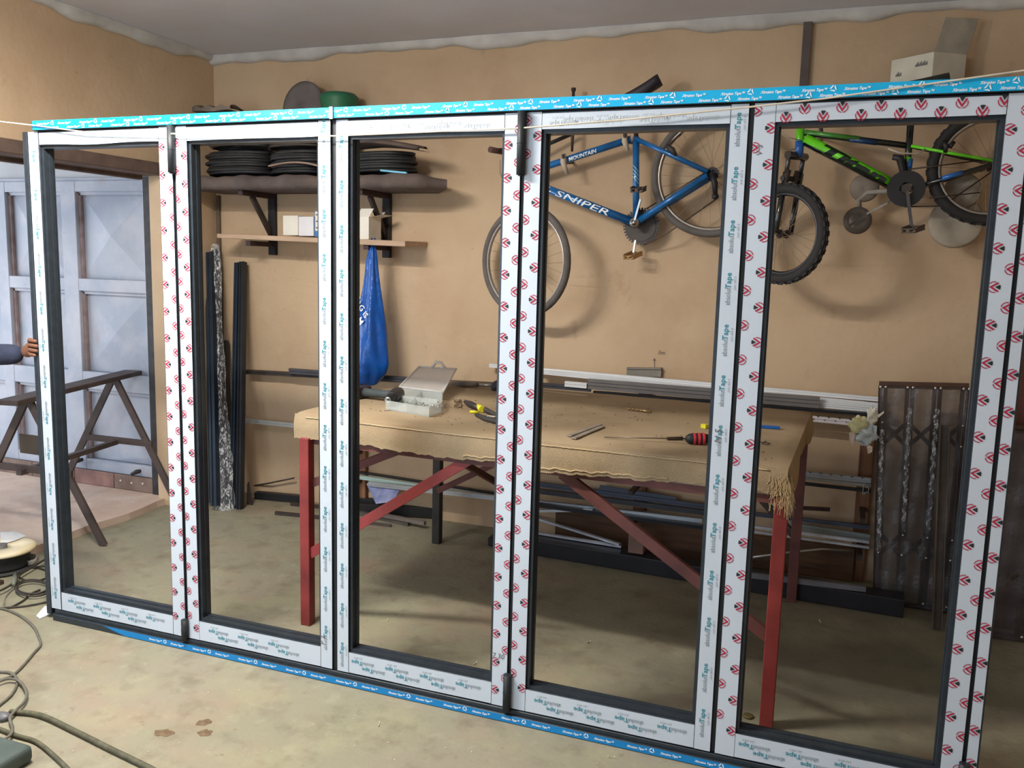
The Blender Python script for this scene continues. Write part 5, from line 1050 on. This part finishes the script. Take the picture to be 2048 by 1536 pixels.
mb = MB(); p, q_ = atz(1873, 1256, .003), aty(1888, 850, 1.66); d = (q_-p).normalized(); mb.prism([(-.022, 0), (.022, 0), (.022, .03), (.016, .03), (.016, .006), (-.016, .006), (-.016, .03), (-.022, .03)], p, (1, 0, 0), (0, -1, 0), q_-p); lone(mb, 'steel_channel', M('grey_brown_channel', (94, 86, 80), .5, .3, var=.15), 'dark upright channel leaning on the front of the first security grille', 'channel')
p = aty(2052, 640, 1.72); tb = thing('timber_boards', 'dark red brown boards standing at the right edge of the picture behind the second grille', 'boards', (p.x+.1, 1.735, 0))
for i in range(5): part(lambda q: q.box((p.x-.04+.085*i, 1.72, .002), (p.x+.041+.085*i, 1.75, p.z-.004*i)), 'board', M('dark_red_timber', (86, 46, 36), .6, var=.2, stretch=(6, 6, .6), scale=5), tb, bevel=.002)
# crumpled paper flower of rags tied to the grille
cr = thing('crumpled_paper', 'crumpled white and cream paper bundle stuck on the left edge of the first security grille', 'paper', aty(1725, 870, 1.80))
def wad(u, v, r, mat, nm, sc=(1, .8, 1), sd=0):
    c = aty(u, v, 1.80); random.seed(sd); ph = [random.uniform(0, 6) for _ in range(6)]
    def fn(a_, b_):
        t, p = a_*2*math.pi, b_*math.pi; k = 1+.16*math.sin(3*t+ph[0]+4*p)+.14*math.sin(5*p+ph[1]-2*t)+.10*abs(math.sin(7*t+ph[2]+9*p))
        return c+V((math.sin(p)*math.cos(t)*sc[0], math.sin(p)*math.sin(t)*sc[1], math.cos(p)*sc[2]))*r*k
    mb = MB(); mb.grid(fn, 26, 16, smooth=False); mb.build(nm, mat, cr)
wad(1731, 868, .047, M('cool_white_paper', (206, 218, 224), .7, var=.08, scale=30), 'paper_wad', sd=1); wad(1718, 852, .042, M('cream_paper', (224, 222, 170), .7, var=.1, scale=20), 'paper_wad', sd=2); wad(1744, 832, .030, M('white_paper', (226, 222, 206), .7), 'paper_wad', (.8, .6, 1.3), sd=3)
def petal(pts, mat): part(lambda q: q.add([aty(u, v, y) for u, v, y in pts]+[aty(u, v, y+.006) for u, v, y in pts], [tuple(range(len(pts))), tuple(reversed(range(len(pts), 2*len(pts))))]+[(i, (i+1) % len(pts), len(pts)+(i+1) % len(pts), len(pts)+i) for i in range(len(pts))]), 'paper_petal', mat, cr)
petal([(1712, 858, 1.78), (1698, 866, 1.77), (1698, 880, 1.77), (1705, 892, 1.78), (1709, 878, 1.77)], M('pink_white_paper', (228, 212, 200), .7)); petal([(1733, 886, 1.79), (1745, 894, 1.78), (1744, 904, 1.78), (1736, 908, 1.79), (1734, 896, 1.78)], M('pink_white_paper', (0, 0, 0))); petal([(1746, 850, 1.79), (1754, 852, 1.78), (1752, 874, 1.78), (1744, 872, 1.79)], M('cool_white_paper', (0, 0, 0)))
petal([(1752, 832, 1.80), (1768, 822, 1.80), (1768, 826, 1.80), (1754, 838, 1.80)], M('white_paper', (0, 0, 0)))

# ------------------------------------------------------------------ trestle on the left
tr = thing('trestle', 'dark brown steel trestle behind the left end of the frame', 'trestle', (-1.1, 1.15, 0))
trm = M('brown_trestle_steel', (86, 74, 70), .6, .2, var=.15)
na, fa = aty(55, 803, .78), aty(228, 760, 1.57); bd = (fa-na).normalized(); side = V((bd.y, -bd.x, 0)).normalized()
be0, be1 = na-bd*.16+V((0, 0, .02)), aty(274, 744, 1.85); be1.z = be0.z
part(lambda q: q.bar(be0, fa+bd*.22+V((0, 0, .02)), .13, .03), 'beam', trm, tr, bevel=.003)
for c in (na, fa):
    z0 = 0.0; f1 = c+side*.44; f1.z = .0; f2 = c-side*.44; f2.z = .044
    if c is na: f1 = atz(208, 1091, .003)
    part(lambda q: q.bar(c+side*.015, f1, .042, .02, bd), 'leg', trm, tr); part(lambda q: q.bar(c-side*.015, f2, .042, .02, bd), 'leg', trm, tr)
    k = .50; part(lambda q: q.bar(c.lerp(f1, k)+side*.04, c.lerp(f2, k)-side*.01, .02, .04), 'crossbar', trm, tr)
part(lambda q: q.bar(na.lerp(na-side*.44*1+V((0, 0, -na.z)), .5)+side*.18-bd*.05, fa.lerp(fa+V((0, 0, -fa.z)), .5)+bd*.0, .035, .03), 'tie_bar', trm, tr)
part(lambda q: q.box(aty(42, 905, .80)+V((0, -.006, 0)), aty(77, 872, .80)+V((.0, .006, 0))), 'gusset', M('dark_olive_board', (76, 66, 54), .8), tr)

# ------------------------------------------------------------------ floor clutter at the left
sp = thing('cable_reel', 'cream reel with a dark drum on the floor at the left picture edge', 'reel', atz(2, 1100, .1)-V((0, 0, .1)))
c = atz(2, 1094, .12); c0_ = V((c.x, c.y, 0))
part(lambda q: q.lathe(c0_, (0, 0, 1), [(0, .003), (.15, .003), (.15, .015), (.05, .015)], 32), 'lower_flange', M('dark_flange', (46, 44, 44), .7), sp)
part(lambda q: q.lathe(c0_, (0, 0, 1), [(.05, .015), (.125, .015), (.132, .03), (.128, .05), (.134, .07), (.128, .09), (.13, .104), (.05, .104)], 32), 'wound_cable', rub_m, sp)
part(lambda q: q.lathe(c0_, (0, 0, 1), [(.045, .104), (.165, .104), (.168, .112), (.165, .122), (.15, .124), (.045, .122), (.045, .104)], 36), 'upper_flange', M('stained_cream_card', (226, 214, 184), .7, var=.06, scale=6, col2=(200, 180, 132)), sp)
part(lambda q: q.lathe(c0_, (0, 0, 1), [(.02, .015), (.03, .015), (.03, .135), (.02, .135), (.0, .13)], 16), 'core', M('grey_core', (96, 92, 90), .6), sp)
part(lambda q: (q.add([atz(2, 1088, .124), atz(28, 1082, .124), atz(52, 1072, .124), atz(30, 1062, .124), atz(0, 1064, .124), atz(0, 1064, .128), atz(30, 1062, .128), atz(52, 1072, .128), atz(28, 1082, .128), atz(2, 1088, .128)], [(5, 6, 7, 8, 9), (0, 1, 2, 3, 4)])), 'paper_disc', M('white_paper_disc', (228, 226, 222), .7), sp)
mb = MB(); cc = atz(62, 1132, 0); mb.lathe(cc, (.15, -.2, 1), [(0, .002), (.026, .002), (.034, .055), (.032, .055), (.024, .004)], 20); lone(mb, 'plastic_cup', M('milky_plastic', (186, 178, 166), .4, alpha=.7), 'small milky plastic cup beside the cream reel', 'cup')
def cable(pts, r, mat, label, closed=False, z=None, name='power_cable'):
    P = [atz(u, v, r+(0 if z is None else z))+V((0, 0, .001)) for u, v in pts]; out = []
    n = len(P); 
    for i in range(n if closed else n-1):     # Catmull-Rom through the points
        p0, p1, p2, p3 = (P[(i-1) % n], P[i], P[(i+1) % n], P[(i+2) % n]) if closed else (P[max(i-1, 0)], P[i], P[i+1], P[min(i+2, n-1)])
        for k in range(6):
            t = k/6; out.append(.5*((2*p1)+(p2-p0)*t+(2*p0-5*p1+4*p2-p3)*t*t+(3*p1-p0-3*p2+p3)*t**3))
    if not closed: out.append(P[-1])
    mb = MB(); mb.tube(out, r, 8, closed=closed); return lone(mb, name, mat, label, 'cable', 'cables on the floor at the left')
olive = M('olive_cable', (84, 82, 62), .7, var=.2, scale=40); dkc = M('dark_cable', (54, 48, 42), .6, var=.2, scale=30); gyc = M('grey_cable', (98, 94, 82), .7, var=.15, scale=30)
cable([(20, 1424), (80, 1431), (150, 1463), (220, 1498), (300, 1537), (345, 1562)], .0095, olive, 'thick olive cable running from the taped joint to the bottom edge')
cable([(-12, 1455), (8, 1462), (30, 1471), (72, 1484), (108, 1512), (145, 1548)], .0075, olive, 'olive cable below the thick one, curving to the bottom edge', name='power_cable')
cable([(-20, 1214), (14, 1220), (47, 1236), (68, 1255), (77, 1273), (81, 1290), (68, 1306), (41, 1337), (20, 1354), (-14, 1364)], .0055, gyc, 'grey cable making a wide bend on the floor left of the sill')
cable([(-12, 1344), (20, 1346), (33, 1357), (33, 1372), (20, 1393), (-8, 1416)], .0055, gyc, 'inner small loop of cable at the left picture edge')
cable([(-12, 1368), (16, 1358), (39, 1363), (53, 1384), (49, 1403), (31, 1422), (20, 1436), (25, 1456), (22, 1469), (8, 1480), (-10, 1494)], .0055, gyc, 'outer loop of cable passing the taped joint', z=.012)
import cmath
def ell(cx, cy, rx, ry, a0=0): return [(cx+rx*math.cos(a0+i*2*math.pi/10), cy+ry*math.sin(a0+i*2*math.pi/10)) for i in range(10)]
cable(ell(66, 1149, 31, 13), .0045, dkc, 'upper ring of dark cable behind the left jamb', True); cable(ell(64, 1174, 33, 14), .0055, dkc, 'lower ring of dark cable behind the left jamb', True); cable(ell(66, 1178, 34, 15, .3), .005, dkc, 'second turn of the lower dark cable ring', True, z=.011)
cable([(-20, 1190), (10, 1177), (28, 1165), (40, 1150), (62, 1136), (92, 1118)], .0055, dkc, 'dark cable rising from the left edge to behind the jamb', z=.02); cable([(-20, 1217), (26, 1215), (60, 1211), (96, 1204)], .005, dkc, 'straight dark cable passing behind the foot of the jamb'); cable([(-20, 1152), (10, 1147), (45, 1138), (95, 1132)], .0045, dkc, 'dark cable under the front of the cream reel'); cable([(24, 1214), (46, 1202), (62, 1188), (80, 1180)], .005, dkc, 'short dark cable length joining the lower ring'); cable([(8, 1210), (10, 1196), (22, 1182), (36, 1172)], .004, M('grey_thin_cable', (128, 124, 112), .7), 'thin grey cable curl left of the dark rings')
mb = MB(); mb.tube([atz(30, 1148, .03), atz(29, 1160, .035), atz(26, 1172, .02)], [.010, .012, .010], 8); lone(mb, 'cable_tie', M('grey_green_tie', (108, 110, 98), .6), 'grey green tie around the dark cables left of the jamb', 'tie')
mb = MB(); cj = atz(4, 1432, .014); mb.ball(cj, .022, 14, 0, (1.6, 1, .62), .12); lone(mb, 'taped_joint', M('grey_tape_lump', (104, 102, 106), .5, var=.25, scale=40), 'lumpy grey taped cable joint at the left picture edge', 'joint')
tc_ = atz(18, 1536, 0); mb = MB(); mb.box((tc_.x-.22, tc_.y-.10, .001), (tc_.x+.045, tc_.y+.06, .062)); lone(mb, 'tool_case', M('grey_green_case', (72, 84, 80), .55, var=.12), 'rounded grey green tool case corner in the bottom left corner', 'case', bevel=.02, seg=4)
mb = MB(); cn = atz(1496, 1434, 0); mb.lathe(cn, (0, 0, 1), [(0, .001), (.019, .001), (.021, .004), (.019, .008), (.012, .009), (0, .009)], 24); lone(mb, 'round_lid', M('olive_lid', (92, 80, 44), .6, var=.15), 'small round olive lid on the floor beside the front right bench leg', 'lid')
mb = MB()
for u, v in ((758, 1450), (1222, 1515), (1640, 1243), (950, 1328), (775, 1242), (1177, 1285)):
    p = atz(u, v, .002); a_ = random.random()*3; mb.tube([p+V((-.010*math.cos(a_), -.01*math.sin(a_), .006)), p+V((-.010*math.cos(a_), -.01*math.sin(a_), 0)), p+V((.012*math.cos(a_), .012*math.sin(a_), 0)), p+V((.012*math.cos(a_), .012*math.sin(a_), .008))], .0014, 4)
for i in range(90):
    p = V((random.uniform(.4, 3.6), random.uniform(-1.2, -.05), .002)); a_ = random.random()*6; mb.bar(p, p+V((.005*math.cos(a_), .005*math.sin(a_), .001)), .002, .0015)
o = mb.build('shavings', M('pale_shavings', (226, 214, 190), .6)); tag(o, 'pale curled shavings and staples scattered on the concrete floor', 'shavings'); o['kind'] = 'stuff'
# damp footmarks: thin stains of dried mud
mud = M('dried_mud', (112, 92, 68), .85, var=.2, scale=40)
def stain(u, v, rx, ry, label, sd):
    random.seed(sd); c = atz(u, v, 0); ph = [random.uniform(0, 6) for _ in range(3)]; mb = MB(); n = 22; vs = [c+V((0, 0, .0022))]
    for i in range(n): t = 2*math.pi*i/n; k = 1+.18*math.sin(2*t+ph[0])+.12*math.sin(5*t+ph[1])+.07*math.sin(9*t+ph[2]); vs.append(c+V((rx*k*math.cos(t), ry*k*math.sin(t), .0008)))
    mb.add(vs, [(0, 1+i, 1+(i+1) % n) for i in range(n)]); lone(mb, 'mud_mark', mud, label, 'mud', 'dried mud marks on the floor')
stain(328, 1466, .032, .026, 'left dried mud mark near the bottom of the picture', 1); stain(408, 1445, .026, .022, 'rear part of the right dried mud mark near the bottom', 2); stain(410, 1466, .022, .026, 'front part of the right dried mud mark near the bottom', 3)

# ------------------------------------------------------------------ ceiling tubes (above the picture)
for x, y, lb in ((.8, -.85, 'white ceiling tube light left of the middle, above the frame'), (3.5, -.85, 'white ceiling tube light at the right, above the frame')):
    t_ = thing('tube_light', lb, 'light', (x, y, 2.9)); part(lambda q: q.box((x-.62, y-.035, 2.935), (x+.62, y+.035, 2.999)), 'batten', white_m, t_, bevel=.004)
    em = M('lit_tube', (255, 246, 230), .4, var=0); em.node_tree.nodes['Principled BSDF'].inputs['Emission Color'].default_value = (1, .95, .86, 1); em.node_tree.nodes['Principled BSDF'].inputs['Emission Strength'].default_value = 2
    part(lambda q: q.cyl((x-.6, y, 2.905), (x+.6, y, 2.905), .014, 12), 'tube', em, t_)
# ------------------------------------------------------------------ person steadying the left jamb
skin = M('brown_skin', (120, 80, 60), .5, var=.08, scale=12); navyc = M('navy_cloth', (44, 50, 72), .9, var=.15, scale=10, bump=.2, bscale=60); trs = M('charcoal_trousers', (58, 58, 62), .9, var=.1); hairm = M('black_hair', (22, 20, 20), .7); shoe = M('brown_boot', (70, 54, 44), .6)
pe = thing('person', 'person in a navy long sleeved top at the left, hand gripping the black jamb', 'person', (-.71, .06, 0))
def skinmesh(name, nodes, edges, mat, sub=2, root=0):
    me = bpy.data.meshes.new(name); off = pe.location
    me.from_pydata([V(n[0])-off for n in nodes], edges, []); me.materials.append(mat)
    o = bpy.data.objects.new(name, me); COL.objects.link(o); o.parent = pe
    sk = o.modifiers.new('skin', 'SKIN'); sk.use_smooth_shade = True; ss = o.modifiers.new('sub', 'SUBSURF'); ss.levels = sub; ss.render_levels = sub
    for i, n in enumerate(nodes): r = n[1]; me.skin_vertices[0].data[i].radius = (r, r) if not isinstance(r, tuple) else r; me.skin_vertices[0].data[i].use_root = (i == root)
    return o
bx_, by_ = -.71, .04
wr = aty(54, 708, .03); hn = aty(66, 692, .03); sh_r = V((bx_+.19, by_, 1.46)); el = V((-.42, by_-.06, 1.195)); 
clothes_nodes = [((bx_, by_, .77), (.165, .13)), ((bx_, by_, 1.10), (.155, .12)), ((bx_, by_, 1.34), (.17, .12)), ((bx_, by_, 1.46), (.10, .09)), ((bx_, by_, 1.54), .058), ((bx_+.10, by_, 1.45), .075), (sh_r, .064), (el, .056), (V((wr.x-.03, .03, wr.z-.004)), .050), ((bx_-.10, by_, 1.45), .075), ((bx_-.19, by_, 1.45), .064), ((bx_-.25, by_-.02, 1.18), .050), ((bx_-.24, by_+.10, .95), .042)]
skinmesh('jumper', clothes_nodes, [(0, 1), (1, 2), (2, 3), (3, 4), (3, 5), (5, 6), (6, 7), (7, 8), (3, 9), (9, 10), (10, 11), (11, 12)], navyc)
skinmesh('trousers', [((bx_, by_, .90), (.10, .10)), ((bx_+.09, by_, .76), .092), ((bx_+.10, by_+.01, .48), .066), ((bx_+.10, by_, .12), .052), ((bx_-.09, by_, .76), .092), ((bx_-.10, by_+.01, .48), .066), ((bx_-.10, by_, .12), .052)], [(0, 1), (1, 2), (2, 3), (0, 4), (4, 5), (5, 6)], trs)
for s_ in (-1, 1): part(lambda q: (q.grid(lambda u, v: V((bx_+.10*s_+.048*math.cos(u*6.283)*math.sin(v*1.6)**.6, by_+.05+.13*math.sin(u*6.283)*math.sin(v*1.6)**.6, max(.001, .10-.10*v)+(.0 if v < .9 else 0))), 20, 8), q.box((bx_+.10*s_-.044, by_-.07, .001), (bx_+.10*s_+.044, by_+.17, .02))), 'boot', shoe, pe)
# head with face, turned to the frame
def headfn(u, v):
    t, p = u*2*math.pi, v*math.pi; x, y, z = math.sin(p)*math.cos(t), math.sin(p)*math.sin(t), math.cos(p)
    k = 1-.16*max(0, -z)**1.5*(1 if x < .3 else .5); nose = .022*math.exp(-((y/.16)**2+((z+.18)/.2)**2))*(x > 0); eye = -.008*(math.exp(-(((abs(y)-.36)/.15)**2+((z-.05)/.12)**2)))*(x > 0); mouth = -.005*math.exp(-((y/.25)**2+((z+.52)/.05)**2))*(x > 0)
    return V((bx_+.02+(.098*k*x)+nose+eye+mouth, by_+.076*k*y, 1.665+.122*z))
mb = MB(); mb.grid(headfn, 40, 30); mb.tube([(bx_, by_, 1.50), (bx_+.01, by_, 1.60)], [.056, .054], 14); hd_ = mb.build('head', skin, pe)
part(lambda q: q.grid(lambda u, v: V((bx_+.008, by_, 1.672))+(headfn(u, v*.42)-V((bx_+.02, by_, 1.665)))*1.07+V((-.012, 0, .004)), 32, 12), 'hair', hairm, hd_)
for s_ in (-1, 1):
    part(lambda q: q.grid(lambda u, v: V((bx_+.01+.022*math.cos(u*6.283)*math.sin(v*3.14), by_+s_*(.076+.012*math.cos(v*3.14)), 1.655+.032*math.sin(u*6.283)*math.sin(v*3.14))), 12, 6), 'ear', skin, hd_)
    part(lambda q: (q.ball((bx_+.107, by_+s_*.029, 1.674), .011, 10)), 'eye', M('eye_white', (220, 214, 206), .3), hd_); part(lambda q: q.ball((bx_+.1155, by_+s_*.029, 1.674), .0045, 8), 'iris', M('iris', (40, 26, 20), .3), hd_)
# right hand closed round the jamb (jamb spans x -.03..-.003, y 0...07)
W0 = V((wr.x-.02, .03, wr.z)); zc_ = hn.z
hand_n = [(W0, .028), (V((-.066, .032, zc_-.005)), (.026, .036)), (V((-.048, .030, zc_+.0)), (.020, .036))]; hand_e = [(0, 1), (1, 2)]
def chain(pts, rad, frm):
    k = frm
    for p, r in zip(pts, rad): hand_n.append((V(p), r)); hand_e.append((k, len(hand_n)-1)); k = len(hand_n)-1
fo = [.032, .011, -.010, -.030]; ln = [.95, 1.08, 1.0, .8]
for i in range(4):
    z = zc_+fo[i]; l = ln[i]; chain([(-.050, -.004, z), (-.036, -.014, z-.001), (-.036+.024*l, -.0145, z-.003), (-.036+.042*l, -.0125, z-.005)], [.0105, .0100, .0092, .0080], 2)
chain([(-.055, .062, zc_+.028), (-.040, .082, zc_+.034), (-.014, .083, zc_+.030)], [.0130, .0110, .0090], 1)
skinmesh('hand', hand_n, hand_e, skin, 2)
lh = V((bx_-.235, by_+.13, .90)); hand_n = [(V((bx_-.24, by_+.10, .95)), .026), (lh, (.018, .036)), (lh+V((0, .02, -.06)), (.016, .038))]; hand_e = [(0, 1), (1, 2)]
for i in range(4): y = by_+.125+.02*i; chain([(bx_-.235, y, .83), (bx_-.228, y+.004, .80-.004*(i in (1, 2))), (bx_-.216, y+.004, .772-.006*(i in (1, 2)))], [.0098, .0092, .008], 2)
chain([(bx_-.215, by_+.105, .885), (bx_-.205, by_+.10, .855)], [.011, .0095], 1)
skinmesh('hand', hand_n, hand_e, skin, 2)
